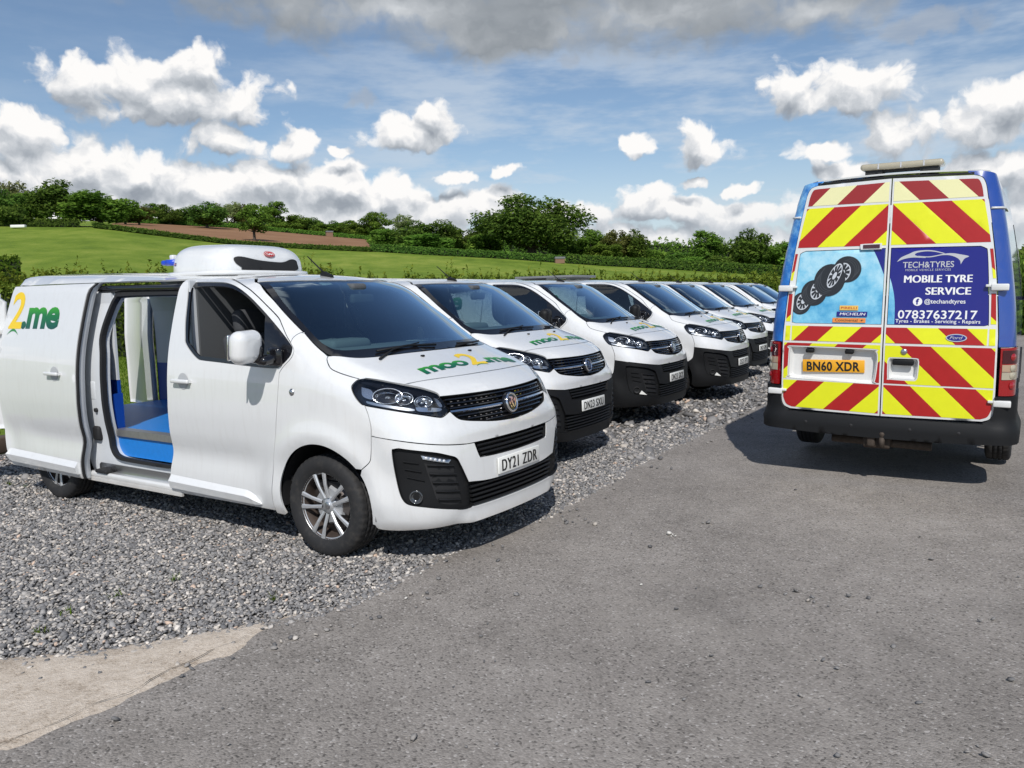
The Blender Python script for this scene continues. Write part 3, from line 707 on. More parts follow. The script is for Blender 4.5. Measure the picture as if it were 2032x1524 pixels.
simple('bark', (.075, .062, .048), .95, var=.4, vscale=3); simple('hedge_core', (.012, .020, .006), .95, var=.4, vscale=5)
def leaves(P, Nrm, size, r, aspect=.6, jitter=.9):
    """quads at P facing roughly Nrm"""
    n = len(P); Nn = Nrm + r.normal(0, jitter, (n, 3)); Nn /= np.linalg.norm(Nn, axis=1)[:, None] + 1e-9
    t = np.cross(Nn, r.normal(0, 1, (n, 3))); t /= np.linalg.norm(t, axis=1)[:, None] + 1e-9; b = np.cross(Nn, t)
    s = (size * r.lognormal(0, .3, n))[:, None]
    V = np.stack([P - t * s * .55, P - b * s * aspect * .5 + t * s * .05, P + t * s * .55, P + b * s * aspect * .5 + t * s * .05], 1).reshape(-1, 3)
    return V, np.arange(4 * n).reshape(n, 4)
def crown(seed, rx, rz, zc, nl, nleaf, size, hole=.0, squash=1.0):
    """crown of leafy clumps in an ellipsoid of radii rx, rz"""
    r = np.random.default_rng(seed); C = []; Rr = []
    for i in range(nl):
        d = r.normal(0, 1, 3); d /= np.linalg.norm(d); q = r.random() ** .45
        if d[2] < -.75: d[2] *= .6
        C.append((d[0] * q * rx * .78, d[1] * q * rx * .78, zc + d[2] * q * rz * .80)); Rr.append(rx * r.uniform(.20, .36))
    C = np.array(C); Rr = np.array(Rr); w = Rr ** 2; idx = r.choice(nl, nleaf, p=w / w.sum())
    d = r.normal(0, 1, (nleaf, 3)); d /= np.linalg.norm(d, axis=1)[:, None]; q = r.random(nleaf) ** .28
    q = q * (1 + .18 * np.sin(d[:, 0] * 9 + idx) * np.cos(d[:, 2] * 8 + idx * 2))
    P = C[idx] + d * (Rr[idx] * q)[:, None] * np.array([1, 1, .82])
    V, F = leaves(P, d + np.array([0, 0, .5]), np.full(nleaf, size), r)
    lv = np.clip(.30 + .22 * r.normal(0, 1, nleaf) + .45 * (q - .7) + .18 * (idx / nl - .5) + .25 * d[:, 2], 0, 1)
    return V, F, lv.repeat(4), C
def trunk(C, base_r, h, seed, k=9):
    r = np.random.default_rng(seed); mb = MB(); top = Vector((r.normal(0, .15), r.normal(0, .15), h))
    mb.tube([(0, 0, -.3), (0, 0, h * .35), tuple(top)], [base_r * 1.25, base_r, base_r * .75], 8)
    for i in r.choice(len(C), min(k, len(C)), replace=False):
        c = Vector(C[i]); mid = top.lerp(c, .5) + Vector((0, 0, -.12 * (c - top).length)); mb.tube([tuple(top - Vector((0, 0, h * .2 * r.random()))), tuple(mid), tuple(c)], [base_r * .5, base_r * .3, base_r * .1], 5)
    return mb
def tree_proto(name, seed, rx, rz, zc, nl, nleaf, size, leaf, tr_h, tr_r, k=9):
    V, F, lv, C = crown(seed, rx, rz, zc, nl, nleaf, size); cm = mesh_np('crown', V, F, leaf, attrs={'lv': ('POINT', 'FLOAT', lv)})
    tm = trunk(C, tr_r, tr_h, seed, k).mesh('trunk', 'bark', False) if tr_h else None
    top = V[:, 2].max(); return cm, tm, top, np.percentile(np.hypot(V[:, 0], V[:, 1]), 97)
PROTO = {
    'round': tree_proto('r', 1, 4.4, 4.2, 4.4, 64, 9000, .40, 'leaf_oak', 2.0, .34), 'oak': tree_proto('o', 2, 6.6, 5.4, 6.0, 80, 20000, .36, 'leaf_oak', 2.6, .55, 16),
    'green': tree_proto('g', 3, 4.0, 3.9, 3.9, 56, 8500, .38, 'leaf_green', 1.6, .28), 'ash': tree_proto('a', 4, 3.0, 4.0, 4.6, 40, 4600, .33, 'leaf_green', 2.6, .24, 12),
    'pale': tree_proto('p', 5, 2.8, 3.6, 4.6, 32, 2300, .29, 'leaf_pale', 3.0, .20, 18), 'bronze': tree_proto('b', 6, 3.0, 3.6, 4.0, 40, 4600, .32, 'leaf_bronze', 2.0, .22, 12),
    'shrub': tree_proto('s', 7, 2.4, 1.5, 1.25, 26, 4200, .26, 'leaf_oak', .5, .10), 'shrub2': tree_proto('t', 8, 2.6, 1.6, 1.30, 26, 4200, .26, 'leaf_green', .5, .10), 'fir': tree_proto('f', 9, 1.6, 4.2, 4.2, 34, 3000, .40, 'leaf_blue', 1.2, .18)}
def plant(kind, px, top_py, D, wpx, label, cat='tree', group=None, name='tree', sink=0.):
    a, t = bear(px, top_py); x, y = D * math.sin(a), D * math.cos(a); z0 = float(terrain(x, y)) - sink; H = CAMH + t * D - z0
    cm, tm, top, rad = PROTO[kind]
    root = bpy.data.objects.new(name, None); COL.objects.link(root); root.location = (x, y, z0); root.rotation_euler = (0, 0, rng.uniform(0, 6.28)); root.empty_display_size = .3
    sx = 1.18 * wpx / FPX * D / (2 * rad); sz = H / top; root.scale = (sx, sx, sz)
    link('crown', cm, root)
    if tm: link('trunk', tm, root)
    tag(root, label, cat, group); return root
G1 = 'trees along the hill on the left'; G2 = 'trees behind the middle of the field'; G3 = 'trees behind the right of the field'
for a in [
    ('round', 4, 372, 122, 66, 'dark tree cut by the left picture edge', G1), ('pale', 28, 357, 135, 50, 'thin pale tree with sparse leaves near the left picture edge', G1), ('green', 54, 379, 128, 60, 'mid green tree between the sparse pale tree and the big round tree', G1),
    ('round', 124, 354, 118, 92, 'tall dark round tree, biggest on the left hill', G1), ('green', 190, 377, 114, 104, 'dense bright green round tree right of the tall dark one', G1),
    ('shrub', 6, 401, 112, 60, 'low dark bush below the trees at the left edge', G1),
    ('green', 246, 402, 150, 48, 'small green tree just right of the dense round tree', G1), ('bronze', 274, 408, 152, 44, 'small brownish tree left of the row of thin trees', G1), ('ash', 300, 403, 260, 30, 'thin far tree above the ploughed strip', G1), ('ash', 318, 404, 262, 28, 'second thin far tree above the ploughed strip', G1),
    ('round', 336, 408, 168, 42, 'small dark tree standing on the edge of the ploughed field', G1), ('round', 367, 409, 172, 44, 'dark bushy tree beside the large tree on the ploughed field', G1), ('round', 408, 399, 158, 62, 'large dark spreading tree on the ploughed field', G1),
    ('pale', 450, 402, 215, 44, 'pale airy tree behind the large dark one', G1), ('bronze', 478, 404, 218, 40, 'pale brownish tree behind the ploughed field', G1), ('pale', 462, 400, 222, 30, 'thin pale tree with bare twigs behind the ploughed field', G1),
    ('ash', 501, 401, 122, 52, 'loose light green tree with visible trunk in front of the ploughed field', G2), ('ash', 541, 398, 185, 48, 'tall light green tree behind the loose trunked one', G2),
    ('green', 590, 424, 190, 44, 'round green tree on the skyline above the ploughed field', G2), ('round', 618, 430, 190, 36, 'small dark tree on the skyline right of the round green one', G2), ('shrub2', 566, 440, 182, 50, 'low green bush under the skyline trees', G2), ('round', 660, 436, 188, 38, 'dark tree at the far corner of the ploughed field', G2), ('green', 640, 442, 186, 40, 'low green tree by the ploughed field corner', G2), ('ash', 688, 436, 186, 40, 'slim green tree right of the ploughed field corner', G2), ('green', 712, 440, 180, 44, 'leafy green tree left of the tall slim ones', G2),
    ('ash', 742, 418, 178, 50, 'tall slim pale green tree before the dark clump', G2), ('pale', 800, 424, 190, 44, 'pale grey-green tree above the dark clump', G2), ('green', 763, 452, 128, 56, 'bright green tree at the left of the dark clump', G2), ('round', 822, 434, 122, 74, 'broad dark tree in the clump left of the big oak', G2), ('round', 868, 433, 124, 78, 'dark leafy tree in the clump nearest the big oak', G2), ('green', 846, 462, 116, 90, 'low bright green growth in front of the dark clump', G2), ('bronze', 893, 450, 134, 36, 'brownish tree on the right side of the dark clump', G2),
    ('round', 936, 450, 130, 62, 'dark round tree just left of the big oak', G2), ('green', 962, 462, 124, 60, 'green tree under the left branches of the big oak', G2),
    ('oak', 1054, 381, 118, 182, 'biggest spreading oak with open crown in the middle of the skyline', G2),
    ('green', 1132, 468, 128, 66, 'leafy green tree under the right branches of the big oak', G3), ('ash', 1178, 452, 140, 50, 'slim green tree right of the big oak', G3), ('bronze', 1222, 454, 134, 50, 'brownish open tree between two green ones', G3), ('round', 1256, 452, 136, 52, 'dark tree right of the brownish one', G3), ('green', 1200, 482, 128, 60, 'low green tree in front of the brownish one', G3),
    ('fir', 1310, 482, 330, 20, 'far bluish pointed tree, left of three', G3), ('fir', 1328, 480, 335, 22, 'far bluish pointed tree, middle of three', G3), ('fir', 1346, 483, 332, 20, 'far bluish pointed tree, right of three', G3),
    ('shrub2', 1296, 494, 140, 60, 'low bush before the far bluish trees', G3), ('shrub', 1340, 500, 138, 66, 'dark low bush under the far bluish trees', G3), ('ash', 1405, 455, 134, 64, 'light green feathery tree standing alone on the right', G3), ('shrub2', 1378, 506, 132, 60, 'low bush beside the feathery tree', G3), ('shrub', 1440, 506, 130, 66, 'dark bush between the feathery tree and the round one', G3),
    ('round', 1487, 450, 130, 76, 'dark round tree left of the tyre service van', G3), ('green', 1542, 478, 132, 70, 'bushy green tree behind the tyre service van edge', G3), ('green', 1600, 470, 130, 80, 'green tree hidden by the tyre service van', G3)]:
    plant(a[0], a[1], a[2], a[3], a[4], a[5], 'tree' if 'shrub' not in a[0] else 'bush', a[6], 'tree' if 'shrub' not in a[0] else 'bush', .25)
for (k, px, top, D, w, lab) in (('shrub2', 2034, 486, 32, 90, 'tall green bush at the right picture edge beyond the service van'), ('shrub', 2090, 480, 33, 120, 'dark bush beyond the right picture edge'), ('shrub2', 2000, 560, 34, 80, 'green bush behind the service van, seen along its right side')):
    plant(k, px, top, D, w, lab, 'bush', 'bushes at the far end of the road', 'bush', .1)
# hedges
def hedge(name, line, h, w, per_m, size, leaf, label, seed, sprig=0, cat='hedge', ragged=.12):
    r = np.random.default_rng(seed); L = np.array(line, float); seg = np.linalg.norm(np.diff(L, axis=0), axis=1); tot = seg.sum(); cum = np.concatenate([[0], np.cumsum(seg)])
    def at(s): return np.stack([np.interp(s, cum, L[:, 0]), np.interp(s, cum, L[:, 1])], -1)
    def nrm(s): d = at(np.minimum(s + .3, tot)) - at(np.maximum(s - .3, 0)); d /= np.linalg.norm(d, axis=1)[:, None]; return np.stack([d[:, 1], -d[:, 0]], 1)
    hf = h if callable(h) else (lambda s: np.full(np.shape(s), h))
    root = bpy.data.objects.new(name, None); COL.objects.link(root); root.location = (*L[0], 0); o0 = np.array([*L[0], 0])
    # dark woody middle
    S = np.linspace(0, tot, int(tot / .5) + 2); ce = at(S); nn = nrm(S); z0 = terrain(ce[:, 0], ce[:, 1]); hh = hf(S); V = []
    for k, (u, q) in enumerate(((-.36, -.1), (-.40, .5), (-.30, .86), (.30, .86), (.40, .5), (.36, -.1))): V.append(np.column_stack([ce + nn * (u * w * (1 + .12 * np.sin(S * 2.3 + k)))[:, None], z0 + hh * q]))
    V = np.stack(V, 1).reshape(-1, 3) - o0; n = len(S); F = [[i * 6 + j, i * 6 + j + 1, (i + 1) * 6 + j + 1, (i + 1) * 6 + j] for i in range(n - 1) for j in range(5)]
    link('branches', mesh_np('branches', V, F, 'hedge_core', True), root)
    N = int(tot * per_m); s = r.uniform(0, tot, N); u = r.random(N); c = at(s); nn = nrm(s); z0 = terrain(c[:, 0], c[:, 1]); hh = hf(s)
    per = 2 * h.__call__(0.) + w if callable(h) else 2 * h + w
    lump = ragged * (np.sin(s * 1.9 + 3 * np.sin(s * .7)) + np.sin(s * 4.7 + 1)) * .5
    face = r.random(N); tops = face < .34; side = np.where(r.random(N) < .72, 1, -1)
    zz = np.where(tops, hh * (1 + lump * .5) - .02 + r.normal(0, .05, N) * hh, hh * r.random(N) ** .8)
    off = np.where(tops, r.uniform(-.5, .5, N) * w, side * (w * .5 * (1 - .18 * (zz / hh)) + lump * .4 + r.normal(0, .05, N)))
    P = np.column_stack([c + nn * off[:, None], z0 + zz]) - o0
    d = np.where(tops[:, None], np.array([0, 0, 1.]), np.column_stack([nn * side[:, None], np.full(N, .35)]))
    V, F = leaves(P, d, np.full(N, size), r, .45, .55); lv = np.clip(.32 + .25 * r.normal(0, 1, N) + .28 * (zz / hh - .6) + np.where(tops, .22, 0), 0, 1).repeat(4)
    if sprig:
        ss_ = r.uniform(0, tot, sprig); c = at(ss_); z0 = terrain(c[:, 0], c[:, 1]) + hf(ss_); k = 16; hgt = np.abs(r.normal(.22, .17, sprig)) + .05
        t = np.tile(np.linspace(0, 1, k), sprig); base = np.column_stack([c, z0]).repeat(k, 0); lean = r.normal(0, .12, (sprig, 2)).repeat(k, 0)
        Pp = base + np.column_stack([lean * (t * hgt.repeat(k))[:, None] + r.normal(0, .035, (sprig * k, 2)) * (1.2 - t)[:, None] * 2, t * hgt.repeat(k)]) - o0
        V2, F2 = leaves(Pp, np.tile([0, -1., .3], (len(Pp), 1)), np.full(len(Pp), size * .8), r, .45, .8); F = np.vstack([F, F2 + len(V)]); V = np.vstack([V, V2]); lv = np.concatenate([lv, np.clip(.75 + .2 * r.normal(0, 1, len(Pp)), 0, 1).repeat(4)])
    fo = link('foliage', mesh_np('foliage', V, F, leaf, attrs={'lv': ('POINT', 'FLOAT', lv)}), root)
    tag(root, label, cat); return root
hedge('hedge', [(-22, 24.3), (-12.5, 26.4), (-5.9, 27.6)], 2.42, 1.3, 900, .115, 'leaf_hedge', 'long clipped green hedge behind the open van and the lawn', 41, 260)
hedge('hedge', [(-5.85, 27.6), (3.2, 30.2)], 2.16, 1.2, 850, .115, 'leaf_hedge', 'lower stretch of hedge with straggly shoots behind the second and third van', 42, 170)
hedge('hedge', [(3.2, 30.1), (12, 32.4), (16.5, 33.2)], 1.90, 1.5, 950, .13, 'leaf_hedge', 'taller bushy bright green hedge behind the far vans', 43, 420, ragged=.22)
def pl(px, py, D): a, t = bear(px, py); return (D * math.sin(a), D * math.cos(a))
hedge('hedgerow', [pl(-60, 450, 111), pl(60, 450, 111), pl(158, 450, 111)], .85, 1.4, 170, .30, 'leaf_oak', 'low dark hedgerow along the top of the left field', 51)
hedge('hedgerow', [pl(184, 452, 110), pl(330, 470, 110), pl(470, 487, 110), pl(735, 500, 110)], .50, 1.2, 190, .30, 'leaf_oak', 'dark hedgerow sloping down below the ploughed field', 52)
hedge('hedgerow', [pl(735, 500, 111), pl(1000, 514, 111), pl(1120, 522, 111)], .9, 1.6, 170, .30, 'leaf_oak', 'hedgerow under the big oak and the dark clump', 53)
hedge('hedgerow', [pl(1124, 522, 111), pl(1300, 532, 111), pl(1440, 540, 108), pl(1640, 545, 104)], 1.15, 2.0, 190, .30, 'leaf_oak', 'hedgerow on the right below the feathery tree', 54)
hedge('hedgerow', [pl(240, 444, 171), pl(470, 457, 171), pl(740, 487, 171)], .7, 1.4, 120, .36, 'leaf_green', 'thin green hedgerow along the far side of the ploughed field', 55)
hedge('hedgerow', [pl(470, 452, 232), pl(640, 470, 232), pl(760, 484, 232), pl(960, 498, 232)], 2.6, 4, 90, .55, 'leaf_oak', 'far dark hedgerow closing the skyline left of the oak', 56, ragged=.5)
hedge('hedgerow', [pl(220, 440, 240), pl(340, 440, 240), pl(470, 450, 240)], 1.0, 3, 90, .55, 'leaf_oak', 'far dark hedgerow above the second ploughed strip', 57, ragged=.5)
hedge('hedgerow', [pl(1100, 500, 200), pl(1300, 515, 200), pl(1600, 520, 200)], 5.0, 5, 90, .55, 'leaf_green', 'far hedgerow closing the skyline on the right', 58, ragged=.5)
hedge('hedgerow', [pl(930, 498, 205), pl(1040, 500, 205), pl(1140, 506, 205)], 4.2, 4, 110, .5, 'leaf_green', 'far green hedgerow seen between the oak trunk and its neighbours', 60, ragged=.4)
hedge('hedge_mound', [pl(-40, 500, 62), pl(10, 500, 62), pl(38, 500, 62)], 1.5, 2.4, 260, .22, 'leaf_hedge', 'rounded mound of hedge in the field at the left picture edge', 59)
# ploughed strips
def strip_field(name, pts_lo, pts_hi, nD=10):
    n = 50; lo = np.array(pts_lo); hi = np.array(pts_hi); xs = np.linspace(lo[0, 0], lo[-1, 0], n); V = []
    for x in xs:
        d0 = np.interp(x, lo[:, 0], lo[:, 1]); d1 = np.interp(x, hi[:, 0], hi[:, 1])
        for t in np.linspace(0, 1, nD): a, _ = bear(x, 480); D = d0 + (d1 - d0) * t; V.append((D * math.sin(a), D * math.cos(a)))
    V = np.array(V); Z = terrain(V[:, 0], V[:, 1]) + .10
    me = mesh_np(name, np.column_stack([V, Z]), [[i * nD + j, (i + 1) * nD + j, (i + 1) * nD + j + 1, i * nD + j + 1] for i in range(n - 1) for j in range(nD - 1)], 'ploughed_soil', True)
    tag(link(name, me), kind='structure')
strip_field('ploughed_field', [(222, 150), (240, 122), (300, 113.5), (745, 113.5)], [(222, 151), (240, 166), (745, 166)])
strip_field('ploughed_field', [(286, 175), (700, 175)], [(286, 228), (700, 205)])
# small things in the fields
def hut(px, D, w, h, mat, label, name='field_shelter'):
    a, _ = bear(px, 500); x, y = D * math.sin(a), D * math.cos(a); z = float(terrain(x, y)); root = bpy.data.objects.new(name, None); COL.objects.link(root); root.location = (x, y, z - .05); root.rotation_euler = (0, 0, -a + .2)
    b = MB(); b.box((0, 0, h / 2), (w, w * .6, h)); link('wall', b.mesh('wall', mat), root); b = MB(); b.prism([(-w * .36, h), (w * .36, h), (w * .36, h + .12), (-w * .36, h + .25)], -w * .55, w * .55, 'x'); link('roof', b.mesh('roof', 'roof_panel_grey'), root); tag(root, label, 'shed')
simple('shed_wood', (.22, .13, .085), .9, var=.2)
hut(1110, 109, 1.25, .62, 'shed_wood', 'small brown field shelter under the big oak'); hut(655, 166, 1.3, .95, 'shed_wood', 'small brown box shed on the far edge of the ploughed field')
a_, _ = bear(37, 453); b = MB(); b.rbox((0, 0, .25), (1.6, .5, .32), .06); o = link('water_trough', b.mesh('water_trough', 'plate_white')); o.location = (107 * math.sin(a_), 107 * math.cos(a_), float(terrain(107 * math.sin(a_), 107 * math.cos(a_)))); tag(o, 'small white water trough by the low hedgerow on the left', 'trough')
# lawn blades seen through the open van, and weeds
m_leaf('grass_blade', (.045, .085, .008), (.095, .165, .014), (.17, .22, .03), .4)
r = np.random.default_rng(77); N = 26000; P = np.column_stack([r.uniform(-15, -5.5, N), r.uniform(10.5, 26, N), np.full(N, -.03)]); P = P[(P[:, 0] < -5.9 + (P[:, 1] - 9.5) * .51) ]
N = len(P); hgt = r.uniform(.03, .09, N); ang = r.uniform(0, 6.28, N); w = .010; lean = r.normal(0, .03, (N, 2))
V = np.stack([P + np.column_stack([np.cos(ang) * w, np.sin(ang) * w, np.zeros(N)]), P - np.column_stack([np.cos(ang) * w, np.sin(ang) * w, np.zeros(N)]), P + np.column_stack([lean, hgt])], 1).reshape(-1, 3)
tag(link('lawn_grass', mesh_np('lawn_grass', V, np.arange(3 * N).reshape(N, 3), 'grass_blade', attrs={'lv': ('POINT', 'FLOAT', r.random(N).repeat(3))})), 'short green lawn between the gravel and the hedge', 'grass', kind='stuff')
wm = None
for i, (px, py) in enumerate(((225, 1187), (346, 1153), (132, 1216), (82, 1256), (545, 1192), (24, 962), (48, 968))):
    g = gpx(px, py); r = np.random.default_rng(i); V = []; F = []
    for k in range(14):
        a = r.uniform(0, 6.28); l = r.uniform(.02, .055); p = np.array([r.normal(0, .02), r.normal(0, .02), 0]); d = np.array([math.cos(a), math.sin(a), 0]); n_ = len(V); V += [tuple(p - [d[1] * .004, -d[0] * .004, 0]), tuple(p + [d[1] * .004, -d[0] * .004, 0]), tuple(p + d * l * .7 + [0, 0, l * .8])]; F.append([n_, n_ + 1, n_ + 2])
    o = link('weed', mesh_np('weed', V, F, 'grass_blade', attrs={'lv': ('POINT', 'FLOAT', r.random(len(V)))})); o.location = (*g, .004); tag(o, 'small green weed growing through the gravel', 'weed', 'weeds in the gravel')

# ------------------------------------------------------------------ panel van body
_WZ = pchip([.15, .22, .30, .42, .55, .75, .92, 1.08, 1.22, 1.34, 1.50, 1.65, 1.80, 1.95],
            [.86, .89, .915, .925, .925, .95, .962, .958, .945, .925, .885, .842, .795, .745])
_FP = pchip([.15, .22, .28, .36, .5, .65, .78, .86, .95, 1.02, 1.08, 1.13, 1.17, 1.22, 1.28, 1.33, 1.37, 1.42, 1.5, 1.6, 1.7, 1.8, 1.86, 1.91, 1.96],
            [.80, .86, .91, .935, .945, .94, .925, .915, .895, .865, .82, .755, .675, .55, .38, .255, .18, .10, -.02, -.175, -.335, -.50, -.62, -.75, -.90])
_RZ = pchip([-4.1, -3, -1.7, -1.05, -.6, -.3], [1.99, 1.965, 1.915, 1.89, 1.872, 1.865])
def van_G(x, y, z):
    x, y, z = np.broadcast_arrays(x, y, z)
    ay = np.abs(y); w = _WZ(z)
    for xc in (0.0, -3.275):
        r = np.hypot(x - xc, z - .335)
        w = w + .026 * np.exp(-((r - .48) / .085) ** 2) * ss(.2, .45, z) * ss(1.02, .78, z)
    w = w - .016 * np.exp(-((z - .56) / .10) ** 2) * ss(-.45, -.8, x) * ss(-2.6, -2.2, x)     # scoop along the doors
    w = w - .10 * np.clip(x + .1, 0, 2) ** 2 * ss(-.1, .4, x) - .03 * np.clip(-3.0 - x, 0, 2) ** 2
    fs = ay - w
    q = ss(1.0, .75, z)
    crown = (.20 - .08 * q) * ay ** 2 + (.12 - .06 * q) * ay ** 4
    e = .02; dfp = (_FP(z + e) - _FP(z - e)) / (2 * e)
    ff = (x + crown - _FP(z)) / np.sqrt(1 + dfp ** 2)
    g = smax(fs, ff, .24 - .10 * ss(1.0, 1.4, z))
    g = smax(g, z - (_RZ(x) - .05 * (ay / .8) ** 2), .10)
    return smax(g, -4.05 - x + .05 * ay ** 2, .08)
VS = Surf(van_G, -4.05 + .6)
def sym(half): return list(half) + [(-a, b) for a, b in half[::-1] if abs(a) > 1e-6]
def symy(half): return list(half) + [(a, -b) for a, b in half[::-1] if abs(b) > 1e-6]
def arc(cx, cz, r, a0, a1, n=14): return [(cx + r * math.cos(R(a0 + (a1 - a0) * i / n)), cz + r * math.sin(R(a0 + (a1 - a0) * i / n))) for i in range(n + 1)]

O_TOP = [(-1.54, 1.862), (-1.25, 1.862), (-1.10, 1.855), (-.95, 1.83), (-.80, 1.785), (-.70, 1.742), (-.562, 1.662), (-.425, 1.577), (-.37, 1.527), (-.30, 1.455), (-.25, 1.41)]
O_TIP = [(-.25, 1.41), (-.212, 1.37), (-.206, 1.345), (-.225, 1.305), (-.285, 1.25), (-.316, 1.213)]
O_DFR = [(-.316, 1.213), (-.334, 1.028), (-.378, .757), (-.406, .618), (-.461, .362), (-.475, .248)]
O_DRR = [(-1.635, .248), (-1.615, .40), (-1.565, .65), (-1.535, .95), (-1.532, 1.25), (-1.538, 1.60), (-1.54, 1.862)]
DOOR = path(O_TOP, O_TIP, O_DFR, [O_DFR[-1], O_DRR[0]], O_DRR)
WIN = path([(-1.434, 1.80), (-1.425, 1.83), (-1.40, 1.836), (-1.126, 1.829), (-.984, 1.812), (-.855, 1.776), (-.721, 1.715), (-.526, 1.597), (-.342, 1.472), (-.24, 1.392), (-.222, 1.361), (-.237, 1.318), (-.306, 1.260), (-.374, 1.242), (-.605, 1.248), (-.941, 1.266), (-1.118, 1.275), (-1.183, 1.285), (-1.263, 1.331), (-1.34, 1.393), (-1.358, 1.439), (-1.384, 1.542), (-1.412, 1.722), (-1.434, 1.80)])
PANE = path([(-1.40, 1.808), (-1.106, 1.803), (-.974, 1.79), (-.861, 1.760), (-.731, 1.704), (-.535, 1.585)], [(-.535, 1.585), (-.49, 1.373), (-.487, 1.275)], [(-.487, 1.275), (-.774, 1.288), (-1.122, 1.303), (-1.187, 1.316), (-1.28, 1.377), (-1.322, 1.416), (-1.352, 1.542), (-1.384, 1.721), (-1.40, 1.808)])
WS_EDGE = [(-.782, -.697), (-.546, -.771), (-.40, -.797), (-.264, -.815), (-.079, -.837), (.02, -.838)]
WS_TOP = [(-.782, -.697), (-.714, -.597), (-.658, -.433), (-.612, -.252), (-.590, 0)]
WS_BOT = [(.02, -.838), (.084, -.818), (.147, -.769), (.199, -.665), (.239, -.486), (.268, -.283), (.28, 0)]
BON_REAR = [(.04, -.846), (.165, -.735), (.225, -.610), (.258, -.452), (.286, -.2), (.294, 0)]
BON_SIDE = [(.04, -.846), (.05, -.868), (.103, -.893), (.172, -.893), (.252, -.882), (.321, -.867)]
LAMP = path([(-71.7, 1.139), (-71.2, 1.164), (-69.5, 1.186), (-67.1, 1.190), (-57.35, 1.166), (-51.7, 1.146), (-45.3, 1.121), (-40.1, 1.090), (-38.8, 1.073), (-37.4, 1.031), (-36.2, .984), (-36.5, .967), (-38.7, .948), (-40.7, .950), (-46.2, .972), (-56.8, 1.008), (-64.3, 1.030), (-67.2, 1.042), (-69.4, 1.077), (-71.7, 1.139)])
SEAM_F = [(-51.7, 1.150), (-44.4, 1.161), (-30.4, 1.166), (-16.4, 1.167), (0, 1.168)]
GR_TOP = [(-38.8, 1.066), (-21.2, 1.062), (-6.9, 1.060), (0, 1.059)]
GR_BOT = [(0, .858), (-13.1, .870), (-24, .893), (-30.1, .911), (-32.7, .93), (-35.7, .978), (-37.3, 1.026), (-38.8, 1.066)]
BAND = [(-63.65, .842), (-53.4, .819), (-39.9, .782), (-31.6, .764), (-26.6, .760), (0, .759)]
SLOT = [(-26.6, .758), (-24.5, .667), (-22.5, .660), (-15.5, .654), (0, .650)]
def lift3(uv, view): return VS.lift(np.array(uv), view)[0]
_vm = {}
def keep(key, fn):
    if key not in _vm: _vm[key] = fn()
    return _vm[key]
def bonnet_outline():
    front = [(p[0], p[1]) for p in lift3(SEAM_F, 'f')]
    side = [p for p in BON_SIDE] + [tuple(p[:2]) for p in lift3([(-67.1, 1.192), (-57.35, 1.168), (-51.7, 1.150)], 'f')]
    half = cr(front[::-1]) + cr(side[::-1])[1:] + cr(BON_REAR)[1:]
    return half + [(a, -b) for a, b in half[::-1] if abs(b) > 1e-6]
def wing_outline():
    bs = [(p[0], p[2]) for p in lift3(BON_SIDE, 't')]; ws = [(p[0], p[2]) for p in lift3([(-.19, -.825), (-.079, -.84), (.02, -.845), (.035, -.848)], 't')]
    lamp = [(p[0], p[2]) for p in lift3([(-67.1, 1.192), (-69.5, 1.188), (-71.3, 1.166), (-71.9, 1.139), (-69.6, 1.077), (-67.3, 1.040), (-65.9, 1.034)], 'f')]
    bump = [(p[0], p[2]) for p in lift3([(-65.9, 1.034), (-64.3, .963), (-63.55, .898), (-63.65, .842), (-64.2, .723), (-65, .675), (-68.2, .625)], 'f')]
    a = arc(.02, .35, .41, 42, 196)
    a = [p for p in a if p[0] < bump[-1][0] - .01]
    return path(O_DFR[::-1], O_TIP[::-1], [(-.25, 1.41), (-.243, 1.445), (-.215, 1.472), (-.19, 1.470)], ws, bs, lamp, bump, [bump[-1], a[0]], a, [a[-1], (-.40, .225), (-.475, .228)], [(-.475, .228), (-.475, .248)])
def bumper_low_outline():
    a = [(math.degrees(math.atan2(-.93, x)), z) for x, z in arc(.02, .35, .41, 42, -12, 8)]
    half = cr([(-68.2, .625), (-65, .675), (-64.2, .723), (-63.65, .842)]) + cr(BAND[:5])[1:] + cr(SLOT)[1:]
    bot = cr([(-64.6, .262), (-63, .236), (-56, .236), (-47.5, .246), (-30, .262), (-26, .266), (0, .266)])
    hole = [(0, .497), (-19.3, .500), (-30.45, .521), (-31.9, .577), (-33.4, .635), (-35.1, .688), (-37.9, .712), (-43.5, .744), (-54.1, .775), (-55.5, .770), (-56.3, .756), (-55.9, .651), (-55.06, .55), (-54.1, .478), (-52.8, .436), (-50.8, .417), (-45.8, .402), (-36.9, .37), (-31.6, .350), (-19, .345), (0, .345)]
    hole = cr(hole[:3])[:-1] + cr(hole[2:9])[:-1] + cr(hole[8:], 4)
    out = half + [(-a_, b) for a_, b in half[::-1] if abs(a_) > 1e-6]
    left = [(-p[0], p[1]) for p in a[1:]]
    out = out + left + [(-p[0], p[1]) for p in bot] + [p for p in bot[::-1] if abs(p[0]) > 1e-6] + a[:0:-1]
    return out, sym(hole[::-1][::-1])
def sheet(P, Q, name, mat):
    n = len(P); V = np.vstack([P, Q]); return mesh_np(name, V, [[i, i + 1, n + i + 1, n + i] for i in range(n - 1)], mat, True)

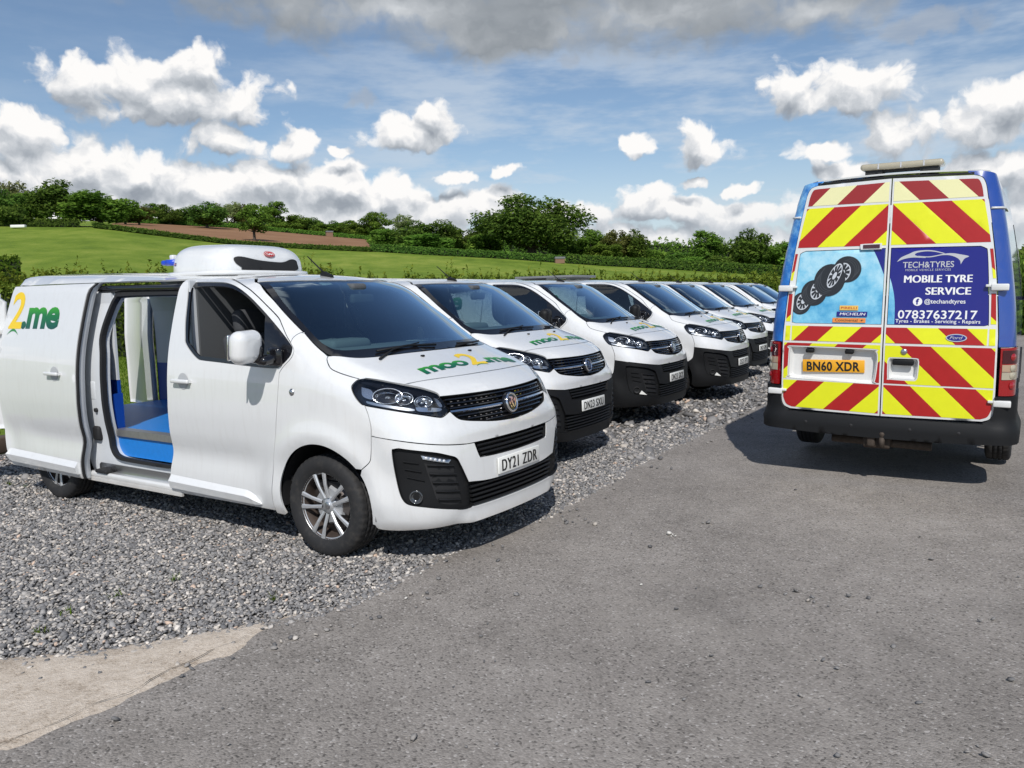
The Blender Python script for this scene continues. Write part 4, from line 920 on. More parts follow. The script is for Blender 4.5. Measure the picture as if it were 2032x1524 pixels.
def bars(view, rows, name, mat, hh, depth, off, res=.03):
    """horizontal slats that follow the nose; rows: (a0,z0,a1,z1)"""
    VV = []; FF = []; k = 0
    for (a0, z0, a1, z1) in rows:
        n = max(3, int(abs(a1 - a0) / 2.0)); t = np.linspace(0, 1, n); a = a0 + (a1 - a0) * t; z = z0 + (z1 - z0) * t
        X, N = VS.lift(np.stack([a, z], 1), view, off); N = N * np.array([1, 1, 0]); N /= np.linalg.norm(N, axis=1)[:, None]
        up = np.array([0, 0, hh / 2])
        ring = [X + up - N * .004, X + N * .002, X - up - N * .004, X - N * depth - up, X - N * depth + up]
        V = np.stack(ring, 1).reshape(-1, 3); m_ = 5
        VV.append(V)
        for i in range(n - 1):
            for j in range(m_): FF.append([k + i * m_ + j, k + i * m_ + (j + 1) % m_, k + (i + 1) * m_ + (j + 1) % m_, k + (i + 1) * m_ + j])
        FF += [[k + j for j in range(m_)], [k + (n - 1) * m_ + j for j in range(m_)][::-1]]
        k += len(V)
    return mesh_np(name, np.vstack(VV), FF, mat)
def chips(view, pts, name, mat, w, h, off):
    V = []; F = []
    for (a, z) in pts:
        k = len(V); X, N = VS.lift(np.array([(a, z)]), view, off); X = X[0]; n = N[0] * np.array([1, 1, 0]); n /= np.linalg.norm(n); t = np.array([-n[1], n[0], 0])
        V += [X - t * w / 2 - [0, 0, h / 2], X + t * w / 2 - [0, 0, h / 2], X + t * w / 2 + [0, 0, h / 2], X - t * w / 2 + [0, 0, h / 2]]
        V += [p - n * .02 for p in V[-4:]]
        F += [[k, k + 1, k + 2, k + 3], [k, k + 3, k + 7, k + 4], [k + 1, k + 5, k + 6, k + 2], [k + 3, k + 2, k + 6, k + 7], [k, k + 4, k + 5, k + 1]]
    return mesh_np(name, V, F, mat)
def placed(view, uv, off=0.):
    X, N = VS.lift(np.array([uv]), view, off); n = Vector(N[0]); n.z *= .6; n.normalize()
    x = Vector((0, 0, 1)).cross(n).normalized(); z = n.cross(x)
    return Matrix(((x.x, n.x, z.x, X[0][0]), (x.y, n.y, z.y, X[0][1]), (x.z, n.z, z.z, X[0][2]), (0, 0, 0, 1)))   # local y points out
def mapped(mb, M): mb.v = [tuple(M @ Vector(p)) for p in mb.v]; return mb
def mirrored(me, name=None):
    c = me.copy(); n = len(c.vertices); a = np.empty(n * 3, np.float32); c.vertices.foreach_get('co', a); a[1::3] *= -1; c.vertices.foreach_set('co', a); c.flip_normals(); c.update(); return c
def wheel_meshes():
    W = .108
    prof = [(.222, -.085), (.236, -.094), (.262, -.104), (.292, -.108), (.316, -.101), (.330, -.092), (.338, -.080), (.3405, -.050), (.3405, -.043), (.333, -.042), (.333, -.036), (.341, -.035), (.3415, -.006), (.333, -.005), (.333, .005), (.3415, .006), (.341, .035), (.333, .036), (.333, .042), (.3405, .043), (.338, .080), (.330, .092), (.316, .101), (.292, .108), (.262, .104), (.222, .085)]
    def mod(i, j, r):
        if i in (5, 6, 7, 8) and j % 4 == 0: return r - .0045
        if i in (11, 12, 15, 16) and j % 4 == 2: return r - .005
        return r
    ty = MB().lathe(prof, n=176, mod=mod).mesh('tyre', 'tyre', False)
    rim = MB().lathe([(.222, -.085), (.232, -.090), (.234, -.086), (.226, -.076), (.214, -.070)], n=64)
    for k in range(5):
        for sgn in (-1, 1):
            a = R(90 + 72 * k); q = Matrix.Rotation(a, 4, 'Y'); rows = []
            # twin spokes: pairs splay towards the rim
            p0, p1 = Vector((.050, -.062, sgn * .016)), Vector((.222, -.080, sgn * .046))
            w0, w1 = .014, .019
            V = []
            for p, w_ in ((p0, w0), (p0.lerp(p1, .5) + Vector((0, -.006, 0)), w0 * .95), (p1, w1)):
                V += [p + Vector((0, 0, -w_)), p + Vector((0, -.007, -w_ * .5)), p + Vector((0, -.007, w_ * .5)), p + Vector((0, 0, w_)), p + Vector((0, .022, 0))]
            F = []
            for i in range(2):
                for j in range(5): F.append((i * 5 + j, i * 5 + (j + 1) % 5, (i + 1) * 5 + (j + 1) % 5, (i + 1) * 5 + j))
            rim.add([q @ p for p in V], F)
        a = R(90 + 72 * k + 36); q = Matrix.Rotation(a, 4, 'Y')
        rim.add([q @ Vector(p) for p in [(.03, -.055, -.030), (.03, -.055, .030), (.112, -.050, .042), (.112, -.050, -.042), (.125, -.030, .046), (.125, -.030, -.046)]], [(0, 1, 2, 3), (3, 2, 4, 5)])
    rim.lathe([(.0, -.068), (.028, -.068), (.034, -.064), (.040, -.060), (.062, -.058), (.072, -.046), (.072, -.02)], n=32)
    rm = rim.mesh('rim', 'alloy')
    br = MB().lathe([(.224, -.080), (.212, -.060), (.205, -.02), (.200, .06)], n=48).mesh('rim_barrel', 'wheel_barrel', False)
    dk = MB().lathe([(.03, -.010), (.150, -.010), (.150, .012)], n=40); dk.box((.12, -.018, .06), (.10, .05, .09)); dk.lathe([(.15, .01), (.205, .012), (.205, .05)], n=40)
    dm = dk.mesh('brake_disc', 'brake')
    cap = MB().lathe([(0, -.0715), (.020, -.0715), (.0255, -.0685), (.027, -.066)], n=24).mesh('hub_cap', 'dull_chrome')
    return [('tyre', ty), ('rim', rm), ('rim_barrel', br), ('brake_disc', dm), ('hub_cap', cap)]

def text_strip(): pass

def van_shared():
    """meshes every van of the row uses: list of (name, mesh, parent name or None)"""
    L = []
    def add(name, me, parent=None): L.append([name, me, parent]); return me
    W_, K, G_ = 'white_paint', 'black_plastic', 'black_gloss'
    roof_half = [(p[0], p[1]) for p in lift3([(-.86, 1.848), (-.95, 1.861), (-1.05, 1.8655), (-1.54, 1.866), (-2.2, 1.866), (-3.0, 1.866), (-3.7, 1.866), (-3.98, 1.862)], 's')]
    rh = cr(WS_TOP[::-1]) + cr(roof_half)[:]; rear_y = roof_half[-1][1]
    roof = rh + [(-4.0, rear_y * .7), (-4.005, 0)]
    add('roof', panel(VS, 'roof', symy(roof), 't', W_, res=.07, bulge=lambda X: -.006 * (np.cos(X[:, 1] * 2 * np.pi / .22) > .72) * ss(-1.1, -1.3, X[:, 0]) * ss(-3.9, -3.7, X[:, 0])))
    add('bonnet', panel(VS, 'bonnet', bonnet_outline(), 't', W_, res=.045, bulge=None))
    nose = cr(SEAM_F[::-1]) + cr([(-51.7, 1.150), (-45.3, 1.124), (-40.1, 1.093), (-38.8, 1.0745), (-38.8, 1.066)])[1:] + cr(GR_TOP)[1:]
    nose = [(a, b) for a, b in nose]
    add('nose_panel', panel(VS, 'nose_panel', sym(nose[::-1]), 'f', W_, res=.035))
    wo = wing_outline()
    apil = path([(x, z + .0012) for x, z in cr(O_TOP)[6:]], [(-.25, 1.4112), (-.243, 1.445), (-.215, 1.472), (-.19, 1.470)], [(p[0], p[2]) for p in lift3([(-.19, -.825), (-.264, -.819), (-.40, -.801), (-.546, -.775), (-.70, -.728), (-.782, -.700)], 't')], [(-.782, 1.820), (-.86, 1.846), (-.95, 1.8595), (-1.05, 1.864)], [(-1.05, 1.864), (cr(O_TOP)[6][0], cr(O_TOP)[6][1] + .0012)])
    sl = path([(-1.547, 1.862), (-2.74, 1.862)], [(-2.74, 1.862), (-2.77, 1.5), (-2.79, 1.1), (-2.80, .7), (-2.77, .36), (-2.765, .262)], [(-2.765, .262), (-1.642, .248)], [(x - .007, z) for x, z in O_DRR])
    qa = arc(-3.275, .35, .395, -12, 192)
    quarter = path([(-2.747, 1.862), (-3.3, 1.862), (-3.97, 1.858)], [(-3.97, 1.858), (-4.01, 1.6), (-4.02, 1.0), (-4.0, .45), (-3.98, .33)], [(-3.98, .33), (-3.67, .30)], qa[::-1], [qa[0], (-2.88, .262), (-2.772, .262)], [(-2.772, .262), (-2.777, .36), (-2.807, .7), (-2.797, 1.1), (-2.777, 1.5), (-2.747, 1.862)])
    def sill_trim(xs, tops, bots):
        V = []; F = []
        for x, t, b_ in zip(xs, tops, bots):
            h = t - b_; zz = [t, t - .42 * h, b_ + .06 * h, b_]; of = [.001, .034 * min(1, h / .06), .026 * min(1, h / .06), .0]
            for z, o_ in zip(zz, of):
                X, N = VS.lift(np.array([(x, z)]), 's'); V.append(X[0] + np.array([0, -o_, 0]))
        for i in range(len(xs) - 1):
            for j in range(3): F.append([i * 4 + j, (i + 1) * 4 + j, (i + 1) * 4 + j + 1, i * 4 + j + 1])
        F += [[0, 1, 2, 3], [len(V) - 1, len(V) - 2, len(V) - 3, len(V) - 4]]
        return mesh_np('door_sill_trim', np.array(V), F, W_)
    tr1 = sill_trim([-1.605, -1.3, -1.0, -.74, -.70, -.66, -.62, -.60], [.392, .384, .376, .369, .360, .342, .310, .288], [.284, .280, .276, .273, .273, .273, .274, .276])
    tr2 = sill_trim([-2.755, -2.74, -2.70, -2.4, -2.0, -1.66], [.40, .420, .425, .415, .403, .394], [.34, .318, .302, .297, .292, .287])
    for mir in (False, True):
        sgn = 'L' if mir else 'R'
        add('front_wing', panel(VS, 'front_wing', wo, 's', W_, res=.04, mirror=mir))
        add('windscreen_pillar', panel(VS, 'windscreen_pillar', apil, 's', W_, res=.04, mirror=mir))
        d = 'front_door' + sgn
        add(d, panel(VS, 'front_door', DOOR, 's', W_, holes=[WIN], res=.045, mirror=mir))
        add('window_frame', panel(VS, 'window_frame', WIN, 's', G_, holes=[PANE], res=.05, off=-.005, gap=.001, mirror=mir), d)
        add('door_sill_trim', mirrored(tr1) if mir else tr1, d)
        add('window_glass' + sgn, panel(VS, 'window_glass', PANE, 's', 'side_glass', res=.08, off=-.014, flange=0, gap=-.004, mirror=mir), d)
        M = placed('s', (-1.335, 1.118)); h = MB()
        h.rbox((0, .034, 0), (.20, .022, .030), .0105, n=3); h.box((-.085, .012, 0), (.02, .03, .02)); h.box((.085, .012, 0), (.02, .03, .02))
        hm = mapped(h, M).mesh('door_handle', W_); bowl = mapped(MB().lathe([(.058, .003), (.052, -.006), (.03, -.014), (0, -.016)], n=24, smooth=True), M).mesh('handle_cup', 'grey_cabin')
        dish = mapped(MB().lathe([(.060, .0035), (.054, .0045), (.045, .0042), (0, .0040)], n=28, axis='y'), M).mesh('handle_cup', 'handle_shade')
        add('door_handle', mirrored(hm) if mir else hm, d); add('handle_cup', mirrored(dish) if mir else dish, d)
        ind = mapped(MB().lathe([(.0, .012), (.012, .011), (.02, .006), (.024, .0)], n=20), placed('s', (-.195, 1.09))).mesh('side_repeater', 'dull_chrome')
        add('side_repeater', mirrored(ind) if mir else ind)
        add('rear_quarter', panel(VS, 'rear_quarter', quarter, 's', W_, res=.06, mirror=mir))
        # sliding door kept apart: it slides on the opened van
        sk = 'sliding_door' + sgn
        add(sk, panel(VS, 'sliding_door', sl, 's', W_, res=.05, mirror=mir))
        add('door_sill_trim', mirrored(tr2) if mir else tr2, sk)
        M = placed('s', (-1.85, 1.125)); h = MB(); h.rbox((0, .034, 0), (.20, .022, .030), .0105, n=3); h.box((-.085, .012, 0), (.02, .03, .02)); h.box((.085, .012, 0), (.02, .03, .02))
        hm = mapped(h, M).mesh('door_handle', W_); add('door_handle', mirrored(hm) if mir else hm, sk)
        dish = mapped(MB().lathe([(.060, .0035), (.054, .0045), (.045, .0042), (0, .0040)], n=28, axis='y'), M).mesh('handle_cup', 'handle_shade'); add('handle_cup', mirrored(dish) if mir else dish, sk)
        # head lamp
        hk = 'headlight' + sgn
        add(hk, panel(VS, 'headlight', LAMP, 'f', G_, res=.04, off=-.045, flange=-.040, gap=.001, mirror=mir))
        add('lamp_lens', panel(VS, 'lamp_lens', LAMP, 'f', 'lens_glass', res=.035, off=-.002, flange=.004, gap=.002, mirror=mir), hk)
        add('lamp_brow', panel(VS, 'lamp_brow', path([(-69.0, 1.172), (-66.5, 1.176), (-57.3, 1.153), (-51.7, 1.134), (-45.3, 1.109), (-40.3, 1.082)], [(-40.3, 1.082), (-41.5, 1.067)], [(-41.5, 1.067), (-46, 1.083), (-52, 1.103), (-58, 1.124), (-65, 1.155), (-69.0, 1.172)]), 'f', G_, res=.03, off=-.012, gap=0, mirror=mir), hk)
        add('reflector', panel(VS, 'reflector', path([(-68.4, 1.150), (-64.2, 1.130), (-63.2, 1.075), (-67.3, 1.092), (-68.4, 1.150)]), 'f', 'silver_lamp', res=.03, off=-.02, gap=0, mirror=mir), hk)
        def bowl_of(a, z, rad, dep, sx=1.25):
            M = placed('f', (a, z), -.016)
            b = MB().lathe([(rad, 0), (rad * .93, -dep * .35), (rad * .75, -dep * .7), (rad * .45, -dep * .92), (rad * .22, -dep)], n=28); b.lathe([(0, -dep * .55), (rad * .2, -dep * .6), (rad * .22, -dep)], n=16)
            b.lathe([(rad, 0), (rad * 1.06, .004), (rad * 1.12, .0), (rad * 1.13, -.02)], n=28)
            b.v = [(p[0] * sx, p[1], p[2]) for p in b.v]; return mapped(b, M).mesh('reflector', 'silver_lamp')
        for (a, z, rd, dp, sx) in ((-58.0, 1.094, .047, .05, 1.85), (-51.9, 1.076, .037, .04, 1.4), (-45.0, 1.050, .035, .035, 1.55)):
            b = bowl_of(a, z, rd, dp, sx); add('reflector', mirrored(b) if mir else b, hk)
        add('reflector', panel(VS, 'reflector', path([(-48.0, 1.020), (-39.0, 1.003), (-39.5, .985), (-46.8, .994), (-48.0, 1.020)]), 'f', 'silver_lamp', res=.03, off=-.015, gap=0, mirror=mir), hk)
        add('reflector', panel(VS, 'reflector', path([(-40.8, 1.068), (-39.4, 1.058), (-37.9, 1.015), (-39.2, 1.012), (-40.8, 1.068)]), 'f', 'silver_lamp', res=.03, off=-.014, gap=0, mirror=mir), hk)
        add('reflector', panel(VS, 'reflector', path([(-66, 1.062), (-56.5, 1.035), (-48.9, 1.012), (-49.5, 1.000), (-57, 1.020), (-65, 1.045), (-66, 1.062)]), 'f', 'dull_chrome', res=.03, off=-.022, gap=0, mirror=mir), hk)
        # rear lamp
        add('tail_light', panel(VS, 'tail_light', path([(-3.88, 1.34), (-4.012, 1.34), (-4.02, 1.0), (-4.005, .90), (-3.90, .92), (-3.88, 1.34)]), 's', 'red_lens', res=.05, off=.006, gap=0, mirror=mir))
        # cab lining and door inners
        inner = path([(-1.50, 1.26), (-.40, 1.225)], [(-.40, 1.225), (-.46, .7), (-.52, .42)], [(-.52, .42), (-1.55, .42)], [(-1.55, .42), (-1.50, 1.26)])
        add('door_card', panel(VS, 'door_card', inner, 's', 'dark_cabin', res=.1, off=-.05, flange=.03, mirror=mir), d)
        # rear wheel arch and front wheel arch liners
        for xc, nm in ((.02, 'arch_liner'), (-3.275, 'arch_liner')):
            pr = arc(xc, .35, .425 if xc > -1 else .41, -8, 188, 20); yo, yi = (-.90, -.58)
            P = np.array([(x, yo, z) for x, z in pr]); Q = np.array([(x, yi, z) for x, z in pr])
            me = sheet(P, Q, nm, 'rubber_seal'); add(nm, mirrored(me) if mir else me)
    # nose
    add('bumper_band', panel(VS, 'bumper_band', sym(cr([(-65.9, 1.030), (-64.3, .963), (-63.5, .898), (-63.65, .846)]) + cr([(a, b + .002) for a, b in BAND])[1:]) if False else
        (lambda right: right + [(-a, b) for a, b in right[::-1] if abs(a) > 1e-6])(cr(GR_BOT[:6])[0:0] + cr([(0, .857), (-13.1, .868), (-24, .891), (-30.1, .909), (-32.9, .928), (-35.6, .972)]) + cr([(-36.4, .965), (-38.7, .945), (-40.7, .947), (-46.2, .969), (-56.8, 1.005), (-64.3, 1.027), (-65.8, 1.031)]) + cr([(-65.8, 1.031), (-64.3, .963), (-63.5, .898), (-63.65, .846)])[1:] + cr([(a, b + .0015) for a, b in BAND])[1:]), 'f', W_, res=.035,
        bulge=lambda X: .010 * np.exp(-((X[:, 2] - .835) / .035) ** 2) * ss(.85, .6, np.abs(X[:, 1]))))
    add('grille', panel(VS, 'grille', sym((cr(GR_TOP)[::-1] + cr(GR_BOT[::-1])[1:])), 'f', K, res=.05, off=-.035, flange=-.034, gap=.001))
    rows = []
    for z, e in ((1.045, 36.3), (1.018, 35.9), (.990, 35.0), (.938, 31.9), (.912, 27.5), (.885, 18)):
        rows.append((-e, z, e, z))
    add('grille_slats', bars('f', rows, 'grille_slats', G_, .013, .02, -.012), 'grille')
    ch = []
    for z, e, n in ((1.031, 34, 11), (1.004, 34, 11), (.925, 27, 9), (.898, 21, 7)):
        ch += [(a, z) for a in np.linspace(-e, e, n * 2) if abs(a) > 6.5]
    add('grille_studs', chips('f', ch, 'grille_studs', 'chrome', .016, .0035, -.008), 'grille')
    add('grille_bar', bars('f', [(-35.2, .967, -6, .967), (6, .967, 35.2, .967)], 'grille_bar', 'chrome', .020, .02, -.003), 'grille')
    M = placed('f', (0, .962), .012)
    bd = MB().lathe([(.062, -.03), (.068, -.012), (.068, -.002), (.064, .004), (.058, .004), (.054, -.001)], n=40)
    bk = mapped(MB().lathe([(.075, -.035), (.072, -.010), (.066, -.006)], n=40), M).mesh('badge_surround', G_)
    add('badge', mapped(bd, M).mesh('badge', 'chrome')); add('badge_face', mapped(MB().lathe([(.056, -.002), (.03, -.001), (0, -.0008)], n=32), M).mesh('badge_face', G_), 'badge'); add('badge_surround', bk, 'badge')
    gr = MB()
    for poly in ([(-.040, .030), (-.028, .034), (-.016, .026), (-.020, .006), (-.008, -.018), (.004, -.036), (.012, -.030), (.000, -.004), (-.004, .018), (.008, .026), (.004, .036), (-.014, .040), (-.030, .042)],
                 [(.010, .010), (.022, .028), (.034, .026), (.040, .010), (.036, -.008), (.026, -.026), (.018, -.034), (.022, -.012), (.026, .004), (.022, .012), (.016, .000)],
                 [(-.042, .006), (-.030, .012), (-.026, -.006), (-.036, -.014), (-.044, -.006)], [(-.034, -.022), (-.022, -.016), (-.016, -.030), (-.026, -.036)]):
        gr.prism([(a, b) for a, b in poly], -.001, .006, 'y')
    add('badge_relief', mapped(gr, M).mesh('badge_relief', 'chrome'), 'badge')
    slot = (lambda h: h + [(-a, b) for a, b in h[::-1] if abs(a) > 1e-6])([(0, .757), (-26.5, .757), (-24.6, .669), (-22.5, .661), (-15.5, .656), (0, .652)][::-1])
    add('upper_intake', panel(VS, 'upper_intake', slot, 'f', K, res=.05, off=-.05, flange=-.048, gap=.001))
    add('intake_slats', bars('f', [(-24.6, .735, 24.6, .735), (-23.6, .705, 23.6, .705), (-22.8, .678, 22.8, .678)], 'intake_slats', K, .016, .03, -.010), 'upper_intake')
    # screen
    ws = (lambda h: h + [(a, -b) for a, b in h[::-1] if abs(b) > 1e-6])(cr(WS_TOP[::-1]) + cr(WS_EDGE)[1:] + cr(WS_BOT)[1:])
    gl = (lambda h: h + [(a, -b) for a, b in h[::-1] if abs(b) > 1e-6])(cr([(-.545, 0), (-.57, -.25), (-.615, -.433), (-.655, -.58), (-.690, -.672)]) + cr([(-.690, -.672), (-.487, -.744), (-.258, -.780), (-.106, -.797), (-.03, -.792), (.038, -.76), (.096, -.655), (.15, -.46), (.185, -.2), (.192, 0)])[1:])
    add('windscreen', panel(VS, 'windscreen', ws, 't', G_, holes=[gl], res=.05, off=-.004, gap=.001))
    add('windscreen_glass', panel(VS, 'windscreen_glass', gl, 't', 'windscreen_glass', res=.07, off=-.0045, flange=0, gap=-.001), 'windscreen')
    # wipers, jets, aerial
    def wiper(p):
        X, N = VS.lift(np.array(p), 't', .012); w = MB(); w.tube([tuple(x) for x in X], [.009, .006, .005, .004][:len(X)], 6); return w
    a = wiper([(.275, -.62), (.215, -.42), (.195, -.12)]); X, N = VS.lift(np.array([(.185, -.55), (.205, -.25), (.238, .02)]), 't', .010); a.tube([tuple(x) for x in X], .008, 6)
    add('wiper', a.mesh('wiper', K)); b = wiper([(.275, .22), (.225, .45), (.185, .60)]); X, N = VS.lift(np.array([(.235, .28), (.205, .52), (.15, .68)]), 't', .010); b.tube([tuple(x) for x in X], .008, 6); add('wiper', b.mesh('wiper', K))
    for y in (-.267, .285):
        X, N = VS.lift(np.array([(.35, y)]), 't', .004); j = MB().rbox(tuple(X[0]), (.022, .03, .014), .006); add('washer_jet', j.mesh('washer_jet', K))
    X, N = VS.lift(np.array([(-.72, -.06)]), 't', 0); x0 = Vector(X[0])
    an = MB().prism([(-.075, -.012), (.045, -.012), (.03, .012), (-.04, .042), (-.07, .03)], -.017, .017, 'y'); an.v = [tuple(Vector(p) + x0) for p in an.v]
    an.tube([tuple(x0 + Vector((-.04, 0, .025))), tuple(x0 + Vector((-.22, 0, .165)))], [.007, .004], 6); add('roof_aerial', an.mesh('roof_aerial', K))
    # cab interior
    d = MB(); d.prism([(.17, 1.19), (.08, 1.29), (-.08, 1.352), (-.28, 1.352), (-.37, 1.27), (-.36, .95), (-.28, .80), (.25, .80)], -.62, .62, 'y'); d.prism([(.08, 1.15), (.0, 1.245), (-.28, 1.27), (-.36, 1.20), (-.34, .85), (.1, .85)], -.76, -.615, 'y'); d.prism([(.08, 1.15), (.0, 1.245), (-.28, 1.27), (-.36, 1.20), (-.34, .85), (.1, .85)], .615, .76, 'y'); d.rbox((-.27, -.40, 1.362), (.22, .40, .09), .04)
    add('dashboard', d.mesh('dashboard', 'dash_grey'))
    st = MB(); c = Vector((-.44, -.42, 1.24)); q = Matrix.Rotation(R(-62), 4, 'Y')
    st.tube([tuple(c + q @ Vector((.18 * math.cos(t), .18 * math.sin(t), 0))) for t in np.linspace(0, 2 * math.pi, 25)], .015, 8, False)
    for t in (0, 2.4, 3.9): st.tube([tuple(c), tuple(c + q @ Vector((.18 * math.cos(t), .18 * math.sin(t), 0)))], .013, 6)
    st.rbox(tuple(c), (.12, .12, .05), .022); add('steering_wheel', st.mesh('steering_wheel', 'dark_cabin'))
    for y, w in ((-.42, .50), (.36, .52)):
        s_ = MB(); s_.rbox((-.88, y, .78), (.52, w, .17), .06); s_.rbox((-1.16, y, 1.12), (.15, w, .66), .06, Matrix.Rotation(R(-9), 4, 'Y')); s_.rbox((-1.235, y, 1.53), (.11, .26, .19), .045, Matrix.Rotation(R(-9), 4, 'Y')); s_.tube([(-1.215, y - .06, 1.42), (-1.23, y - .06, 1.5)], .008, 6); s_.tube([(-1.215, y + .06, 1.42), (-1.23, y + .06, 1.5)], .008, 6)
        add('seat', s_.mesh('seat', 'seat_fabric'))
    mrr = MB(); mrr.rbox((-.44, 0, 1.685), (.05, .24, .075), .022); mrr.tube([(-.44, 0, 1.70), (-.50, 0, 1.79)], .012, 6); mrr.rbox((-.52, 0, 1.775), (.14, .16, .06), .025); add('interior_mirror', mrr.mesh('interior_mirror', 'dark_cabin'))
    bk = MB(); bk.box((-1.385, 0, 1.12), (.02, 1.52, 1.42)); add('bulkhead', bk.mesh('bulkhead', 'dark_cabin'))
    fl = MB(); fl.box((-.55, 0, .47), (1.65, 1.66, .04)); fl.box((-1.6, 0, .30), (4.6, 1.10, .10)); fl.box((-1.65, 0, .315), (2.3, 1.62, .07)); fl.box((.62, 0, .40), (.34, 1.2, .34)); fl.box((-3.85, 0, .36), (.30, 1.6, .16)); add('underbody', fl.mesh('underbody', 'rubber_seal'))
    lin = panel(VS, 'roof_lining', symy([(-.66, 0), (-.70, -.30), (-.78, -.55), (-.88, -.62), (-1.37, -.62)] + [(-1.37, 0)]), 't', 'grey_cabin', res=.1, off=-.05, flange=.0); add('roof_lining', lin)
    st_ = MB(); 
    X, N = VS.lift(np.array([(-.575, -.31), (-.58, -.20), (-.53, -.20), (-.525, -.31)]), 't', -.008)
    add('windscreen_sticker', mesh_np('windscreen_sticker', X, [[0, 1, 2, 3]], 'plate_white'), 'windscreen')
    pp = MB(); pp.box((-.14, .40, 1.357), (.20, .30, .003), Matrix.Rotation(R(6), 4, 'Z')); add('paper_sheet', pp.mesh('paper_sheet', 'plate_white'))
    # rear face
    rf = [(.0, .40), (-.78, .40), (-.86, .46), (-.90, 1.0), (-.86, 1.35), (-.74, 1.80), (-.66, 1.845), (0, 1.855)]
    ho = [(.0, .50), (-.72, .50), (-.77, .54), (-.80, 1.0), (-.77, 1.35), (-.68, 1.73), (-.60, 1.79), (0, 1.80)]
    mk = lambda h: cr(h[:2]) + cr(h[1:])[1:] + [(-a, b) for a, b in (cr(h[:2]) + cr(h[1:])[1:])[::-1] if abs(a) > 1e-6]
    add('rear_frame', panel(VS, 'rear_frame', mk(rf), 'r', W_, holes=[mk(ho)], res=.08))
    RB = MB(); RB.rbox((-4.03, 0, .42), (.12, 1.74, .20), .05); add('rear_bumper', RB.mesh('rear_bumper', K))
    half = [p for p in mk(ho)]
    left = [(a, b) for a, b in half if a <= 1e-6]; 
    _vm['rear_door_outline'] = left
    for mir in (False, True):
        add('rear_door' + ('L' if mir else 'R'), panel(VS, 'rear_door', [(min(a, -.003), b) for a, b in left], 'r', W_, res=.08, mirror=mir))
    for xc in (0., -3.275):
        for mir in (False, True):
            L.append(['WHEEL', (xc, mir), None])
    return L
simple('handle_shade', (.42, .43, .44), .55)

def bumper_low(key, mat, kit):
    """lower bumper with lamps and grilles; kit True for the painted van with lamps in the corner inserts"""
    L = []
    out, hole = bumper_low_outline()
    def lip(X): return .035 * ss(.32, .275, X[:, 2]) * ss(.62, .45, np.abs(X[:, 1]))
    L.append(['front_bumper', panel(VS, 'front_bumper', out, 'f', mat, holes=[hole], res=.035, bulge=lip, flange=.05), None])
    b = 'front_bumper'
    L.append(['lower_grille', panel(VS, 'lower_grille', hole, 'f', 'black_plastic', res=.045, off=lambda uv: -.02 - .03 * ss(30, 27, np.abs(uv[:, 0])), flange=-.022, gap=.0005), b])
    L.append(['lower_grille_slats', bars('f', [(-29 + i * .35, .482 - .0305 * i, 29 - i * .35, .482 - .0305 * i) for i in range(5)], 'lower_grille_slats', 'black_plastic', .015, .035, -.006), b])
    fins = []
    for sg in (1, -1):
        for i, (a0, a1) in enumerate(((-45.2, -36), (-44.6, -35.2), (-43.6, -34.6), (-42.6, -34.0), (-41.8, -33.6))):
            z = .655 - .056 * i; fins.append((sg * a0, z + .010, sg * a1, z - .012))
    for h_ in (fins[:5], fins[5:]): L.append(['corner_fins', bars('f', h_, 'corner_fins', 'black_plastic', .014, .02, -.004), b])
    for mir in (False, True):
        pocket = panel(VS, 'corner_pocket', path([(-46.2, .676), (-36.8, .646), (-35.6, .589), (-34.5, .505), (-33.5, .395), (-41.2, .418), (-43.8, .53), (-46.2, .676)]), 'f', 'rubber_seal', res=.05, off=-.019, gap=0, flange=.0, mirror=mir)
        L.append(['corner_pocket', pocket, b])
        ribs = bars('f', [((-1 if not mir else 1) * a, z, (-1 if not mir else 1) * a1, z1) for a, z, a1, z1 in ((53, .688, 48, .676), (52.6, .640, 47.2, .622), (52.0, .590, 46.2, .566))], 'insert_ribs', 'black_plastic', .008, .02, -.010)
        L.append(['insert_ribs', ribs, b])
        if kit:
            L.append(['daytime_lamp', panel(VS, 'daytime_lamp', path([(-47.2, .727), (-36.9, .683)], [(-36.9, .683), (-37.8, .664)], [(-37.8, .664), (-46.6, .702)], [(-46.6, .702), (-47.2, .727)]), 'f', 'dull_chrome', res=.03, off=-.012, gap=0, mirror=mir), b])
            dots = []
            for i in range(5):
                t = (i + .5) / 5.4; M = placed('f', (-46.2 + 8.0 * t, .712 - .036 * t), -.011); dots.append(mapped(MB().lathe([(.010, .0), (.008, .004), (0, .005)], n=12), M))
            mb = MB()
            for x in dots: mb.add(x.v, x.f, True)
            me = mb.mesh('lamp_beads', 'lens_bead'); L.append(['lamp_beads', mirrored(me) if mir else me, b])
        M = placed('f', (-49.2, .464), -.010)
        fg = mapped(MB().lathe([(.042, -.012), (.041, .005), (.034, .003), (.032, -.006), (.02, -.012), (0, -.014)], n=28), M).mesh('fog_lamp', 'fog_glass' if kit else 'rubber_seal')
        L.append(['fog_lamp', mirrored(fg) if mir else fg, b])
        if not kit:
            tri = mapped(MB().prism([(-.05, -.03), (.05, -.045), (-.02, .012)], .0, .012, 'y'), placed('f', (-45.0, .445), -.012)).mesh('bumper_reflector', 'plate_white'); L.append(['bumper_reflector', mirrored(tri) if mir else tri, b])
    return L
simple('fog_glass', (.10, .105, .11), .12, .6, coat=1)
simple('lens_bead', (.75, .77, .8), .08, .3, coat=1)

